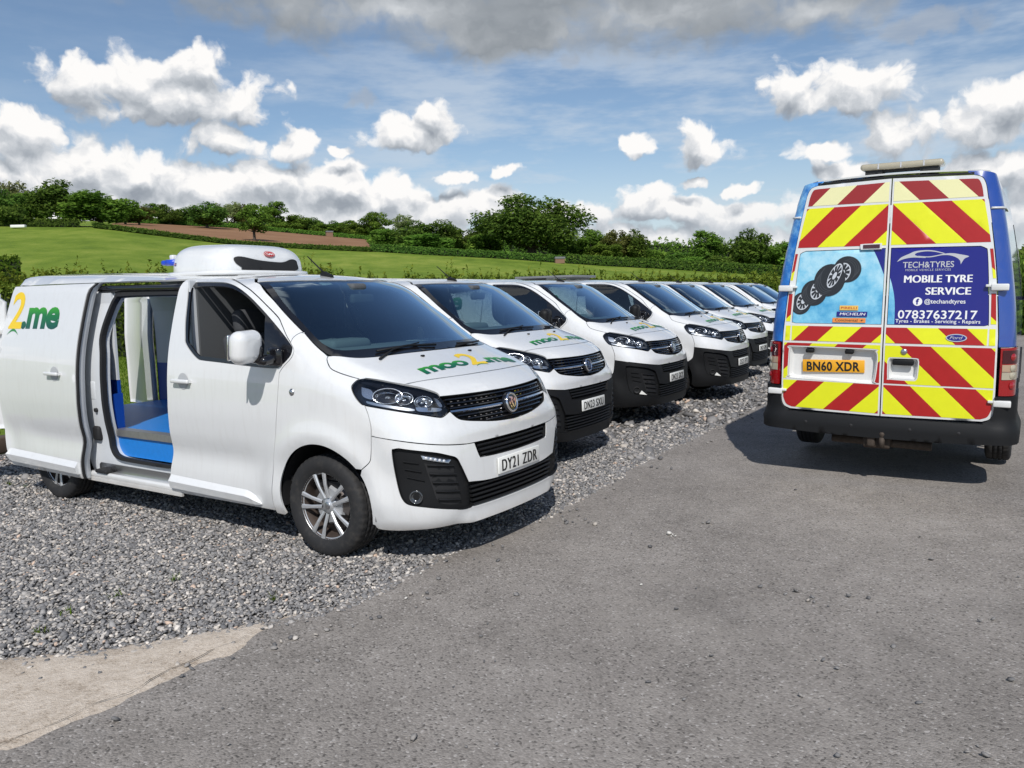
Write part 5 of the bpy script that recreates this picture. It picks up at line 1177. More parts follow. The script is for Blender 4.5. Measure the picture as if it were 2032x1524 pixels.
def plate(text):
    """front number plate with its characters"""
    M = placed('f', (0, .575), .006); L = []
    p = MB().rbox((0, 0, 0), (.52, .012, .111), .005, n=2)
    L.append(['number_plate', mapped(p, M).mesh('number_plate', 'plate_white'), None])
    V, F = text2d(text, 0, 1.12); w = V[:, 0].max(); sx = .44 / w; P = []; FF = []
    for i, sh in enumerate((-.0035, 0, .0035)):                         # heavy strokes
        P += [tuple(M @ Vector(((a - w / 2) * sx + sh, .0068 + .0004 * i, (b - .5) * .081))) for a, b in V]; FF.append(F + i * len(V))
    L.append(['plate_characters', mesh_np('plate_characters', P, np.vstack(FF), 'ink_black'), 'number_plate'])
    return L
def bonnet_lettering():
    it = lambda s, y, w, h=.115, b=.055, bx=.565: (s, (bx, y), (0, 1), (-1, 0), w, h, b, .92)
    g = lettering([it('moo', -.50, .50)], VS, 't', 'green_lettering', 'lettering', .0018); g3 = lettering([it('.me', .20, .40)], VS, 't', 'green_lettering', 'lettering', .0018)
    y2 = lettering([('2', (.575, .005), (0, 1), (-1, 0), .19, .19, .03)], VS, 't', 'yellow_print', 'lettering', .0022)
    arcp = [(.60 - .018 * math.sin(math.pi * t) - .010 * (math.sin(math.pi * t) if k else 0), .02 + .17 * t) for k, ts in ((0, np.linspace(0, 1, 9)), (1, np.linspace(1, 0, 9))) for t in ts]
    sm = decal(VS, [arcp], 't', 'green_print', 'lettering', .0018)
    return [['lettering', g, 'bonnet'], ['lettering', g3, 'bonnet'], ['lettering', y2, 'bonnet'], ['lettering', sm, 'bonnet']]
def side_lettering(delta=None):
    g = lettering([('.me', (-2.475, 1.505), (1, 0), (0, 1), .60, .245, .055, .95)], VS, 's', 'green_lettering', 'lettering', .0015, delta)
    y2 = lettering([('2', (-2.685, 1.50), (1, 0), (0, 1), .22, .315, .03)], VS, 's', 'yellow_print', 'lettering', .0018, delta)
    arcp = [(-2.69 + .20 * t, 1.435 + .035 * math.sin(math.pi * t) + (.022 * math.sin(math.pi * t) if k else 0)) for k, ts in ((0, np.linspace(0, 1, 9)), (1, np.linspace(1, 0, 9))) for t in ts]
    sm = decal(VS, [arcp], 's', 'green_print', 'lettering', .0015, delta=delta)
    return [['lettering', g, 'sliding_doorR'], ['lettering', y2, 'sliding_doorR'], ['lettering', sm, 'sliding_doorR']]
def mirror_parts(mat, right=True, left=True):
    L = []
    for mir in (False, True):
        if (mir and not left) or (not mir and not right): continue
        c = MB(); M = Matrix.Rotation(R(12), 4, 'Z') @ Matrix.Rotation(R(4), 4, 'Y'); c.rbox((-.405, -1.135, 1.392), (.135, .235, .215), .062, M, n=5)
        c.v = [(x + (.0 if z > 1.35 else .0), y, z + (.0 if y < -1.1 else .004)) for x, y, z in c.v]
        a = MB(); a.rbox((-.36, -.99, 1.305), (.10, .17, .060), .028, Matrix.Rotation(R(8), 4, 'X')); a.rbox((-.35, -.945, 1.32), (.13, .06, .13), .028); a.rbox((-.395, -1.06, 1.345), (.09, .07, .13), .03)
        g = MB(); g.rbox((-.478, -1.15, 1.392), (.012, .17, .165), .005, M)
        k = 'door_mirror' + ('L' if mir else 'R')
        for nm, mb, mt, par in (('arm', a, 'black_gloss', None), ('cap', c, mat, 1), ('mirror_glass', g, 'chrome', 1)):
            if mir and nm != 'arm': mb.v = [(x - .20, y + .13, z) for x, y, z in mb.v]      # folded in
            if mir and nm == 'arm': mb.v = [(x - .06 * (y < -1.0), min(-.93, y + .07), z) for x, y, z in mb.v]
            me = mb.mesh(nm, mt); me = mirrored(me) if mir else me
            L.append([k if par is None else 'mirror_cap' if nm == 'cap' else nm, me, k if par else None])
    return L
WHEELS = wheel_meshes()
VAN = van_shared()
LOW_WHITE = bumper_low('w', 'white_paint', True); LOW_BLACK = bumper_low('k', 'black_plastic', False)
BON_TXT = bonnet_lettering(); SIDE_TXT = side_lettering()
MIR_W = mirror_parts('white_paint'); MIR_K = mirror_parts('black_plastic')
def strip(n):
    return n[:-1] if n[-1:] in 'LR' and n[:-1] in ('front_door', 'sliding_door', 'headlight', 'window_glass', 'rear_door', 'door_mirror') else n
def make_van(loc, yaw, label, parts, skip=(), steer=0., group='white vans parked in a row'):
    root = bpy.data.objects.new('panel_van', None); COL.objects.link(root); root.location = (*loc, 0); root.rotation_euler = (0, 0, yaw); root.empty_display_size = .2
    tag(root, label, 'van', group)
    ob = {}
    for name, me, par in parts:
        if name in skip: continue
        if name == 'WHEEL':
            xc, mir = me; w = bpy.data.objects.new('wheel', WHEELS[0][1]); COL.objects.link(w); w.parent = root
            w.location = (xc, .81 if mir else -.81, .335); w.rotation_euler = (0, R(rng.uniform(0, 72)), (math.pi if mir else 0))
            for nm, m_ in WHEELS[1:]: link(nm, m_, w)
            continue
        o = link(strip(name), me, ob[par] if par else root)
        if name not in ob: ob[name] = o
    return root, ob
def shift_mesh(me, d):
    c = me.copy(); n = len(c.vertices); a = np.empty(n * 3, np.float32); c.vertices.foreach_get('co', a); a = (a.reshape(-1, 3) + np.array(d, np.float32)).ravel(); c.vertices.foreach_set('co', a); c.update(); return c

# ------------------------------------------------------------------ the vans of the row
SLIDE = (-1.08, -.085, .0)
parts = []
for name, me, par in VAN:
    if name == 'sliding_doorR' or par == 'sliding_doorR': me = shift_mesh(me, SLIDE)
    parts.append([name, me, par])
parts += LOW_WHITE + plate('DY21 ZDR') + BON_TXT + [[n, shift_mesh(m_, SLIDE), p] for n, m_, p in SIDE_TXT] + MIR_W
van1, ob1 = make_van((-.759, 5.957), -.5735, 'white refrigerated van with its side door slid open, plate DY21 ZDR', parts, skip=('window_glassR', 'rear_doorL', 'rear_doorR'))
def open_van(root, ob):
    W_ = 'white_paint'
    def add(name, me, par=None): return link(name, me, par or root)
    # black edge along the open sliding door
    dr = ob['sliding_doorR']
    e = np.array([(p[0] - .004, p[1]) for p in cr(O_DRR, 6)])
    X, N = VS.lift(e, 's', 0); X = X + np.array(SLIDE); n = len(X)
    for nm, mt, rows in (('edge_seal', 'rubber_seal', ([.004, .002, 0], [.012, .006, 0], [.014, .022, 0], [.006, .028, 0])), ('door_edge', 'bay_white', ([.003, .028, 0], [.002, .055, 0], [-.012, .085, 0], [-.05, .088, 0]))):
        V = np.vstack([X + q for q in rows]); add(nm, mesh_np(nm, V, [[k * n + i, k * n + i + 1, (k + 1) * n + i + 1, (k + 1) * n + i] for k in range(3) for i in range(n - 1)], mt, True), dr)
    inn = path([(-1.60, 1.82), (-2.68, 1.82)], [(-2.68, 1.82), (-2.72, 1.1), (-2.70, .36)], [(-2.70, .36), (-1.68, .36)], [(-1.68, .36), (-1.59, .95), (-1.60, 1.82)])
    add('inner_skin', panel(VS, 'inner_skin', inn, 's', 'bay_white', off=-.075, res=.1, flange=-.03, delta=SLIDE), dr)
    # body aperture behind the door
    ap = path([(-1.50, 1.858), (-2.79, 1.858)], [(-2.79, 1.858), (-2.83, 1.1), (-2.80, .25)], [(-2.80, .25), (-1.58, .25)], [(-1.58, .25), (-1.48, 1.0), (-1.50, 1.858)])
    op = path([(-1.60, 1.775), (-2.34, 1.775), (-2.43, 1.75), (-2.48, 1.65), (-2.525, 1.45), (-2.485, 1.27), (-2.47, .95), (-2.47, .60), (-2.45, .50), (-2.38, .45), (-2.20, .44), (-1.70, .44), (-1.62, .47)], [(-1.62, .47), (-1.58, 1.0), (-1.60, 1.775)])
    add('door_aperture', panel(VS, 'door_aperture', ap, 's', 'bay_white', holes=[op], off=-.075, res=.06, flange=.05, gap=0))
    so = [tuple(p) for p in inset(op, -.022)]; si = [tuple(p) for p in inset(op, .010)]
    add('aperture_seal', panel(VS, 'aperture_seal', so, 's', 'rubber_seal', holes=[si], off=-.048, res=.06, flange=.04, gap=0))
    rail = MB(); 
    Xr, _ = VS.lift(np.array([(x, 1.835) for x in np.linspace(-1.56, -2.72, 12)]), 's', -.045); rail.tube([tuple(p) for p in Xr], .028, 6)
    add('door_rail', rail.mesh('door_rail', 'black_gloss'))
    head = path([(-1.56, 1.83), (-2.5, 1.83)], [(-2.5, 1.83), (-2.45, 1.785)], [(-2.45, 1.785), (-1.58, 1.785)], [(-1.58, 1.785), (-1.56, 1.83)])
    add('header_seal', panel(VS, 'header_seal', head, 's', 'rubber_seal', off=-.055, res=.1, flange=.02, gap=0))
    # step and sill
    s = MB(); s.rbox((-2.14, -.862, .275), (1.25, .10, .055), .018); s.box((-2.14, -.905, .240), (1.27, .02, .030)); add('sill_step', s.mesh('sill_step', W_))
    s = MB(); s.box((-2.1, -.835, .335), (1.2, .03, .07)); add('sill_channel', s.mesh('sill_channel', 'dull_chrome'))
    s = MB(); s.rbox((-2.56, -.87, .315), (.16, .12, .03), .01); s.tube([(-2.50, -.87, .33), (-2.38, -.80, .33)], .014, 6); add('door_roller', s.mesh('door_roller', 'rubber_seal'))
    # load bay
    def quad(name, V, mat): return add(name, mesh_np(name, V, [[0, 1, 2, 3]], mat))
    b = MB(); b.box((-2.71, -.035, .635), (2.62, 1.51, .03)); add('bay_floor', b.mesh('bay_floor', 'bay_floor'))
    b = MB(); b.box((-1.98, -.792, .535), (1.10, .012, .19)); add('bay_step', b.mesh('bay_step', 'bay_floor'))
    b = MB(); b.box((-1.99, -.775, .655), (1.06, .085, .010)); b.box((-1.99, -.815, .632), (1.06, .006, .055)); add('step_edging', b.mesh('step_edging', 'alu_strip'))
    b = MB(); b.box((-2.735, .665, .85), (2.67, .02, .40)); add('bay_kickboard', b.mesh('bay_kickboard', 'bay_blue'))
    wl = []
    for z, y in ((1.04, .667), (1.35, .667), (1.60, .655), (1.80, .61)): wl.append((z, y))
    V = [(x, y, z) for x in np.linspace(-1.40, -4.07, 14) for z, y in wl]; n = len(wl)
    V = [(x, y - .012 * (1 if i // n % 4 == 1 else 0), z) for i, (x, y, z) in enumerate(V)]
    add('bay_wall', mesh_np('bay_wall', V, [[i * n + j, (i + 1) * n + j, (i + 1) * n + j + 1, i * n + j + 1] for i in range(13) for j in range(n - 1)], 'bay_white'))
    add('bay_ceiling', mesh_np('bay_ceiling', [(-1.4, -.70, 1.82), (-4.0, -.70, 1.84), (-4.0, .70, 1.84), (-1.4, .70, 1.82)], [[0, 1, 2, 3]], 'bay_white'))
    b = MB(); b.box((-3.26, -.735, .85), (1.50, .02, .42)); b.box((-2.50, -.77, .80), (.02, .09, .30)); add('bay_kickboard', b.mesh('bay_kickboard', 'bay_blue'))
    b = MB(); b.box((-3.26, -.74, 1.42), (1.50, .02, .72)); add('bay_wall', b.mesh('bay_wall', 'bay_white'))
    b = MB(); b.box((-1.41, 0, 1.2), (.02, 1.6, 1.3)); add('bay_bulkhead', b.mesh('bay_bulkhead', 'bay_white'))
    # pillar fittings seen beside the door
    b = MB(); b.rbox((-2.66, -.865, .98), (.10, .05, .16), .015); add('lock_cover', b.mesh('lock_cover', 'bay_white'))
    b = MB(); b.rbox((-2.66, -.86, .62), (.09, .06, .12), .02); b.tube([(-2.62, -.88, .82), (-2.62, -.90, .82)], .018, 10); add('door_striker', b.mesh('door_striker', 'rubber_seal'))
    # rear doors swung open
    S_, E_ = Vector((-4.10, .672, 0)), Vector((-4.87, .882, 0))
    ax = (E_ - S_).normalized(); nn = Vector((-ax.y, ax.x, 0))
    def barn(S_, ax, nn, name):
        prof = cr([(.56, .0), (.75, .004), (1.0, .006), (1.2, .010), (1.35, .010), (1.5, .0), (1.65, -.010), (1.80, -.018)], 4)
        V = []; cols = [(0, .02), (.03, .0), (.74, .0), (.78, .02)]
        for z, dz in prof:
            for u, du in cols: V.append(S_ + ax * (u - (.05 if z > 1.74 and u < .1 else 0) * -1) + nn * (dz + du) + Vector((0, 0, z)))
        k = len(cols); F = [[i * k + j, i * k + j + 1, (i + 1) * k + j + 1, (i + 1) * k + j] for i in range(len(prof) - 1) for j in range(k - 1)]
        V2 = [p + nn * .05 for p in V]; m_ = len(V)
        F2 = [[m_ + q for q in f[::-1]] for f in F]
        bd = [i * k for i in range(len(prof))], [i * k + k - 1 for i in range(len(prof))]
        FF = F + F2
        for l in bd: FF += [[l[i], l[i + 1], m_ + l[i + 1], m_ + l[i]] for i in range(len(l) - 1)]
        for l in (list(range(k)), list(range(m_ - k, m_))): FF += [[l[i], l[i + 1], m_ + l[i + 1], m_ + l[i]] for i in range(len(l) - 1)]
        o = add(name, mesh_np(name, [tuple(p) for p in V + V2], FF, W_, True)); return o
    d = barn(S_, ax, nn, 'rear_door'); 
    h = MB(); h.rbox(tuple(S_ + ax * .45 + Vector((0, 0, 1.12)) - nn * .01), (.10, .02, .05), .008); h.rbox(tuple(S_ + ax * .72 + Vector((0, 0, .66)) - nn * .0), (.08, .05, .10), .02); add('latch', h.mesh('latch', 'rubber_seal'), d)
    h = MB()
    pts = [S_ + ax * .01 - nn * .012 + Vector((0, 0, z)) for z in (.52, 1.0, 1.35, 1.68, 1.74)] + [S_ + ax * .08 - nn * .012 + Vector((0, 0, 1.80))]
    h.tube([tuple(p) for p in pts], .013, 6); add('edge_seal', h.mesh('edge_seal', 'rubber_seal'), d)
    S2, ax2 = Vector((-4.10, -.80, 0)), Vector((-.76, -.65, 0)).normalized(); barn(S2, ax2, Vector((ax2.y, -ax2.x, 0)) * -1, 'rear_door')
    for z in (.86, 1.46):
        h = MB(); h.rbox((-4.08, -.90, z), (.16, .035, .055), .012); add('door_hinge', h.mesh('door_hinge', W_))
    b = MB(); b.box((-4.075, .72, 1.20), (.02, .08, 1.24)); b.box((-4.03, .80, 1.16), (.08, .10, 1.32)); add('rear_seal', b.mesh('rear_seal', 'rubber_seal'))
    # refrigeration unit on the roof
    zb, hz = 1.895, .262; xc, hx, wy = -1.83, .405, .465
    def rho(z): return np.maximum(1 - np.clip((np.asarray(z) - zb) / hz, 0, 1) ** 3.0, 0) ** (1 / 5.0)
    def front_x(y, z): return xc + hx * np.maximum(rho(z) ** 4 - (np.abs(np.asarray(y)) / wy) ** 4, 1e-6) ** .25
    def side_y(x, z): return -wy * np.maximum(rho(z) ** 4 - (np.abs(np.asarray(x) - xc) / hx) ** 4, 1e-6) ** .25
    m_, rows = 72, list(np.sin(np.linspace(0, math.pi / 2, 22))); V = []
    for q in rows:
        z = zb + hz * q; r_ = float(rho(z))
        for k in range(m_):
            t = 2 * math.pi * k / m_; cx, cy = math.cos(t), math.sin(t); n_ = (abs(cx) ** 4 + abs(cy) ** 4) ** .25
            V.append((xc + hx * r_ * cx / n_, wy * r_ * cy / n_, z - .012 * (cx / n_ * r_)))
    F = [[i * m_ + j, i * m_ + (j + 1) % m_, (i + 1) * m_ + (j + 1) % m_, (i + 1) * m_ + j] for i in range(len(rows) - 1) for j in range(m_)]
    u = add('fridge_unit', mesh_np('fridge_unit', V, F, W_, True))
    fl = MB(); rimp = []
    for k in range(48):
        t = 2 * math.pi * k / 48; cx, cy = math.cos(t), math.sin(t); n_ = (abs(cx) ** 4 + abs(cy) ** 4) ** .25; rimp.append((xc + (hx + .022) * cx / n_, (wy + .022) * cy / n_, 1.915))
    fl.tube(rimp + [rimp[0]], .020, 6, False); add('fridge_flange', fl.mesh('fridge_flange', W_), u)
    def patch(poly, mat, name, off, face='f'):
        V2, F2, _ = fill(poly, (), .03)
        X = np.stack([front_x(V2[:, 0], V2[:, 1]) + off, V2[:, 0], V2[:, 1]], 1) if face == 'f' else np.stack([V2[:, 0], side_y(V2[:, 0], V2[:, 1]) - off, V2[:, 1]], 1)
        return add(name, mesh_np(name, X, F2, mat, True), u)
    vent = [(-.345, 2.012), (-.335, 2.034), (-.28, 2.042), (-.13, 2.016), (.04, 2.004), (.13, 2.006), (.215, 2.030), (.275, 2.026), (.292, 1.998), (.25, 1.935), (-.25, 1.935), (-.29, 1.955), (-.33, 1.985), (-.345, 2.012)]
    patch(path(vent), 'rubber_seal', 'vent', .006)
    el = lambda cx, cz, a, b_, n=24: [(cx + a * math.cos(2 * math.pi * i / n), cz + b_ * math.sin(2 * math.pi * i / n)) for i in range(n)]
    patch(el(.0, 2.068, .056, .026), 'print_red', 'maker_mark', .006); patch(el(.0, 2.068, .050, .0215), 'print_white', 'maker_mark', .008); patch(el(.0, 2.068, .047, .019), 'print_red', 'maker_mark', .010)
    V2, F2 = text2d('GAH', .02, .9); w = V2[:, 0].max(); V2 = np.stack([(V2[:, 0] - w / 2) * .070 / w, 2.060 + V2[:, 1] * .017], 1)
    add('maker_mark', mesh_np('maker_mark', np.stack([front_x(V2[:, 0], V2[:, 1]) + .0125, V2[:, 0], V2[:, 1]], 1), F2, 'print_white'), u)
    fx, fz = -2.085, 1.985
    for poly, mt, of in (([(0, 0), (.038, 0), (.038, .026), (0, .026)], 'print_navy', .003), ([(0, .010), (.038, .010), (.038, .016), (0, .016)], 'print_white', .004), ([(.016, 0), (.022, 0), (.022, .026), (.016, .026)], 'print_white', .0042), ([(0, .0115), (.038, .0115), (.038, .0145), (0, .0145)], 'print_red', .005), ([(.0175, 0), (.0205, 0), (.0205, .026), (.0175, .026)], 'print_red', .0052)):
        patch([(fx + a, fz + b_) for a, b_ in poly], mt, 'flag_mark', of, 's')
    bc = MB(); bc.tube([(-2.14, -.38, 2.02), (-2.245, -.40, 2.02)], .026, 14); bc.tube([(-2.235, -.40, 2.02), (-2.285, -.41, 2.02)], .020, 14); add('blue_connector', bc.mesh('blue_connector', 'blue_cap'), u)
    bc = MB(); bc.rbox((-2.21, -.36, 2.06), (.05, .05, .05), .012); add('connector_housing', bc.mesh('connector_housing', W_), u)
open_van(van1, ob1)
base = VAN + LOW_BLACK + BON_TXT + SIDE_TXT + MIR_K
ROW = [((.02, 8.70), -.5500, 'DN23 SXU', 'white van with black bumper, plate DN23 SXU, directly behind the open refrigerated van'),
       ((1.38, 11.18), -.5400, 'DN23 SXY', 'white van with black bumper, plate DN23 SXY, third from the camera'),
       ((2.86, 13.25), -.5500, 'DS23 FFY', 'white van with a flat grey panel on its roof, fourth from the camera'),
       ((4.08, 16.15), -.5700, 'DN23 GMU', 'white van with black bumper, fifth from the camera, front partly visible'),
       ((5.32, 18.55), -.5550, 'DN23 GMV', 'white van sixth from the camera, headlight beside the tyre service van'),
       ((6.95, 21.85), -.5550, 'DN23 GMX', 'white van second farthest in the row, mostly behind the tyre service van'),
       ((8.15, 24.45), -.5550, 'DN23 GMY', 'farthest white van of the row with a hi-vis vest in its cab')]
for i, (loc, yaw, reg, lab) in enumerate(ROW):
    pts = base + (plate(reg) if i < 5 else [])
    v, ob = make_van(loc, yaw, lab, pts)
    if i == 2:
        s = MB(); s.rbox((-2.45, .1, 1.985), (1.15, .95, .04), .015); s.box((-2.0, .1, 1.955), (.06, .8, .05)); s.box((-2.9, .1, 1.965), (.06, .8, .05)); link('roof_tray', s.mesh('roof_tray', 'roof_panel_grey'), v)
    if i == 6:
        s = MB(); s.rbox((-1.08, -.42, 1.30), (.06, .46, .42), .025, Matrix.Rotation(R(-9), 4, 'Y')); s.v = [(x, y, z + .03 * math.sin(y * 20)) for x, y, z in s.v]
        vest = link('hivis_vest', s.mesh('hivis_vest', 'hivis')); c, sn = math.cos(yaw), math.sin(yaw); vest.location = (*loc, 0); vest.rotation_euler = (0, 0, yaw)
        tag(vest, 'yellow hi-vis vest hung over the driver seat of the farthest van', 'vest')

# ------------------------------------------------------------------ tyre service van, seen from behind
_TW = pchip([.3, .6, 1.2, 1.4, 1.8, 2.27, 2.5, 2.7], [.95, .965, .962, .952, .905, .825, .772, .70])
_TF = pchip([.3, .9, 1.05, 1.2, 1.35, 1.5, 2.3, 2.55, 2.7], [5.28, 5.30, 5.22, 5.0, 4.62, 4.45, 3.75, 3.4, 3.0])
def transit_G(x, y, z):
    x, y, z = np.broadcast_arrays(x, y, z); ay = np.abs(y)
    g = smax(ay - _TW(z) + .10 * np.clip(x - 3.6, 0, 3) ** 2 * .3, -(x - .10 * np.clip(z - 1.2, 0, 2) - .03 * ay ** 2), .13)
    g = smax(g, x - _TF(z) + .12 * ay ** 2, .2)
    return smax(g, z - (2.632 - .05 * ay ** 2 + .02 * ss(0, 1.5, x)), .045)
TS = Surf(transit_G, 0.)
def islands(F):
    """connected groups of triangles"""
    par = {}
    def find(a):
        while par[a] != a: par[a] = par[par[a]]; a = par[a]
        return a
    for f in F.tolist():
        for v in f: par.setdefault(v, v)
        for v in f[1:]:
            x, y = find(f[0]), find(v)
            if x != y: par[x] = y
    g = {}
    for f in F.tolist(): g.setdefault(find(f[0]), []).append(f)
    return [np.array(v) for v in g.values()]
def make_transit():
    root = bpy.data.objects.new('service_van', None); COL.objects.link(root); root.location = (3.161, 6.903, .01); root.rotation_mode = 'ZYX'
    root.rotation_euler = (.030, 0, .999); tag(root, 'tyre service van with red and yellow chevrons on its rear doors', 'van')
    def add(name, me, par=None): return link(name, me, par or root)
    m_ = lambda p: [(-a, b) for a, b in p[::-1]]
    edge = [(.760, .585), (.815, .612), (.838, .68), (.842, .85), (.838, 1.2), (.832, 1.35), (.795, 1.8), (.738, 2.2), (.704, 2.4), (.686, 2.49), (.655, 2.545), (.60, 2.565)]
    door = [(.003, .574)] + cr([(.003, .574)] + [(.76, .585)])[1:] + cr(edge)[1:] + [(.003, 2.583)]
    rec = path([(.772, 1.10), (.765, 1.138), (.735, 1.150), (.115, 1.143), (.06, 1.128), (.045, 1.08), (.052, .95), (.066, .87), (.10, .850), (.735, .866), (.77, .885), (.777, .93), (.772, 1.10)])
    hrec = path([(-.052, 1.05), (-.06, 1.072), (-.08, 1.076), (-.25, 1.076), (-.268, 1.065), (-.272, 1.04), (-.266, .93), (-.255, .908), (-.235, .904), (-.075, .907), (-.056, .92), (-.052, 1.05)])
    win = path([(.022, 1.362), (.735, 1.362)], [(.735, 1.362), (.757, 1.37), (.765, 1.395), (.748, 1.70), (.727, 1.945), (.712, 1.98), (.675, 1.998)], [(.675, 1.998), (.022, 2.003)], [(.022, 2.003), (.022, 1.362)])
    gold = {}
    for side in (1, -1):
        mir = side < 0
        f = (lambda p: m_(p)) if mir else (lambda p: list(p))
        hole = hrec if mir else rec
        d = add('rear_door', panel(TS, 'rear_door', f(door), 'r', 'transit_white', holes=[f(win), hole], res=.06, gap=.002, flange=.02))
        gold[side] = d
        # pressed line and pocket
        add('handle_pocket' if mir else 'plate_recess', recess(TS, 'pocket', hole, 'r', .055, .022, 'transit_white'), d)
        wp = add('window_panel', panel(TS, 'window_panel', f(win), 'r', 'print_navy' if mir else 'print_water', res=.08, off=-.006, gap=.002, flange=.01), d)
        gold[(side, 'w')] = wp
        # chevrons: zones of vinyl, cut by the diagonal lines c = z + |y|
        def zone(p): return f(path(*p))
        up = [2.168, 2.385, 2.605, 2.820, 3.03]; lo3 = [1.30, 1.515, 1.745, 1.955]; lo5 = [.642, .85, 1.07, 1.315, 1.55, 1.765, 1.98]
        zones = [
            (zone(([(.018, 2.39), (.675, 2.39)], [(.675, 2.39), (.660, 2.47), (.635, 2.525), (.60, 2.535)], [(.60, 2.535), (.018, 2.553)], [(.018, 2.553), (.018, 2.39)])), [], up, ['chev_cream', 'chev_red_old'], 1),
            (zone(([(.018, 2.028), (.745, 2.028)], [(.745, 2.028), (.715, 2.20), (.681, 2.368)], [(.681, 2.368), (.018, 2.372)], [(.018, 2.372), (.018, 2.028)])), [], up, ['chev_yellow', 'chev_red'], 0),
            (zone(([(.776, 1.74), (.796, 1.74)], [(.796, 1.74), (.764, 1.975)], [(.764, 1.975), (.742, 1.975)], [(.742, 1.975), (.776, 1.74)])), [], [2.54 + .05], ['chev_yellow', 'chev_red'], 0),
            (zone(([(.780, 1.375), (.818, 1.375)], [(.818, 1.375), (.803, 1.62)], [(.803, 1.62), (.771, 1.62)], [(.771, 1.62), (.780, 1.375)])), [], [2.215], ['chev_yellow', 'chev_red'], 0),
            (zone(([(.018, 1.206), (.762, 1.206)], [(.762, 1.206), (.762, 1.338)], [(.762, 1.338), (.018, 1.338)], [(.018, 1.338), (.018, 1.206)])), [], lo3, ['chev_yellow', 'chev_red'], 0),
            (zone(([(.776, 1.206), (.820, 1.206)], [(.820, 1.206), (.816, 1.338)], [(.816, 1.338), (.774, 1.338)], [(.774, 1.338), (.776, 1.206)])), [], [1.955], ['chev_yellow', 'chev_yellow'], 0),
            (zone(([(.018, .862), (.826, .862)], [(.826, .862), (.824, 1.186)], [(.824, 1.186), (.018, 1.186)], [(.018, 1.186), (.018, .862)])), [[tuple(p) for p in inset(hole, -.012)]], lo5, ['chev_red', 'chev_yellow'], 0),
            (zone(([(.018, .596), (.745, .604)], [(.745, .604), (.795, .628), (.822, .69)], [(.822, .69), (.826, .848)], [(.826, .848), (.018, .848)], [(.018, .848), (.018, .596)])), [], lo5, ['chev_red', 'chev_yellow'], 0)]
        for zi, (poly, holes, cs, cols, ph) in enumerate(zones):
            if holes:                                                  # the pocket breaks through the zone: split off by centroid
                cuts = []
                h = holes[0]; cuts += [(h[i], h[(i + 1) % len(h)]) for i in range(len(h))]
            else: cuts = []
            for c in cs: cuts.append(((side * .0, c), (side * 1.0, c - 1.0)))
            lo_, hi_ = np.array(poly).min(0), np.array(poly).max(0)
            cc = []
            for (p, q) in cuts:                                        # clip long cutting lines to the zone's box
                if abs(p[0] - q[0]) > .9:
                    ts = [t for t in np.linspace(0, 1, 801) if lo_[0] - .01 < p[0] + (q[0] - p[0]) * t < hi_[0] + .01 and lo_[1] - .01 < p[1] + (q[1] - p[1]) * t < hi_[1] + .01]
                    if len(ts) > 1: cc.append((tuple(np.array(p) + (np.array(q) - p) * ts[0]), tuple(np.array(p) + (np.array(q) - p) * ts[-1])))
                else: cc.append((p, q))
            V2, F, _ = fill(poly, (), .045, cc)
            cen = V2[F].mean(1)
            if holes: ok = ~inside(holes[0], cen); F = F[ok]; cen = cen[ok]
            X, N = TS.lift(V2, 'r', .0022)
            k = np.searchsorted(cs, cen[:, 1] + np.abs(cen[:, 0]))
            for kk in np.unique(k):
                for comp in islands(F[k == kk]):
                    used = np.unique(comp); mp = np.full(len(X), -1); mp[used] = np.arange(len(used)); f3 = mp[comp]; Xc = X[used]
                    n = np.cross(Xc[f3[:, 1]] - Xc[f3[:, 0]], Xc[f3[:, 2]] - Xc[f3[:, 0]]); bad = n[:, 0] > 0; f3[bad] = f3[bad][:, ::-1]
                    add('chevron_stripe', mesh_np('chevron_stripe', Xc, f3, cols[kk % 2]), d)
        # hinges
        for z, y0 in ((1.668, .825), (.742, .885)):
            X, N = TS.lift(np.array([(y0 * side, z)]), 'r', .02); h = MB(); h.rbox(tuple(X[0]), (.045, .125, .055), .010); h.rbox((X[0][0], X[0][1] - side * .055, X[0][2] + .012), (.03, .09, .022), .006); add('door_hinge', h.mesh('door_hinge', 'transit_white'), d)
        # corner pillar, lamp, bumper wrap
        edg = [(math.degrees(math.atan2(y, 1.2 - .10 * max(0, z - 1.2))), z) for y, z in edge]
        pil = cr([(e[0] + .35, e[1]) for e in edg if e[1] > .82][:0] + [(35.25, .815), (35.2, 1.2), (35.15, 1.35), (35.5, 1.8), (35.3, 2.2), (34.9, 2.4)]) if False else None
        def dy(y, z): return math.degrees(math.atan2(y, 1.2 - (.10 * max(0, z - 1.2) + .03 * y * y + .012)))
        inner = [(dy(y - .004, z), z) for y, z in edge if z > .84] 
        lampi = [(dy(.848, 1.19), 1.192), (dy(.850, .80), .80)]
        po = cr([(dy(.848, 1.195), 1.195)] + inner[1:]) + [(dy(.55, 2.585), 2.586), (dy(.55, 2.60), 2.604)] + cr([(dy(.66, 2.59), 2.595), (40, 2.572), (52, 2.560), (63, 2.552)]) + [(63, .62), (47, .62), (46.5, 1.195)]
        po = [(side * a, b) for a, b in po]
        add('corner_pillar', panel(TS, 'corner_pillar', po, 'b', 'blue_paint' if mir else 'wrap_blue', res=.07, gap=.002))
        lp = [(side * a, b) for a, b in cr([(dy(.851, 1.19), 1.19), (41, 1.192), (46, 1.186)]) + cr([(46, 1.186), (46.3, 1.0), (45.8, .80)])[1:] + cr([(45.8, .80), (dy(.853, .80), .803)])[1:]]
        la = add('tail_light', panel(TS, 'tail_light', lp, 'b', 'red_lens', res=.04, off=.012, gap=.001, flange=.03))
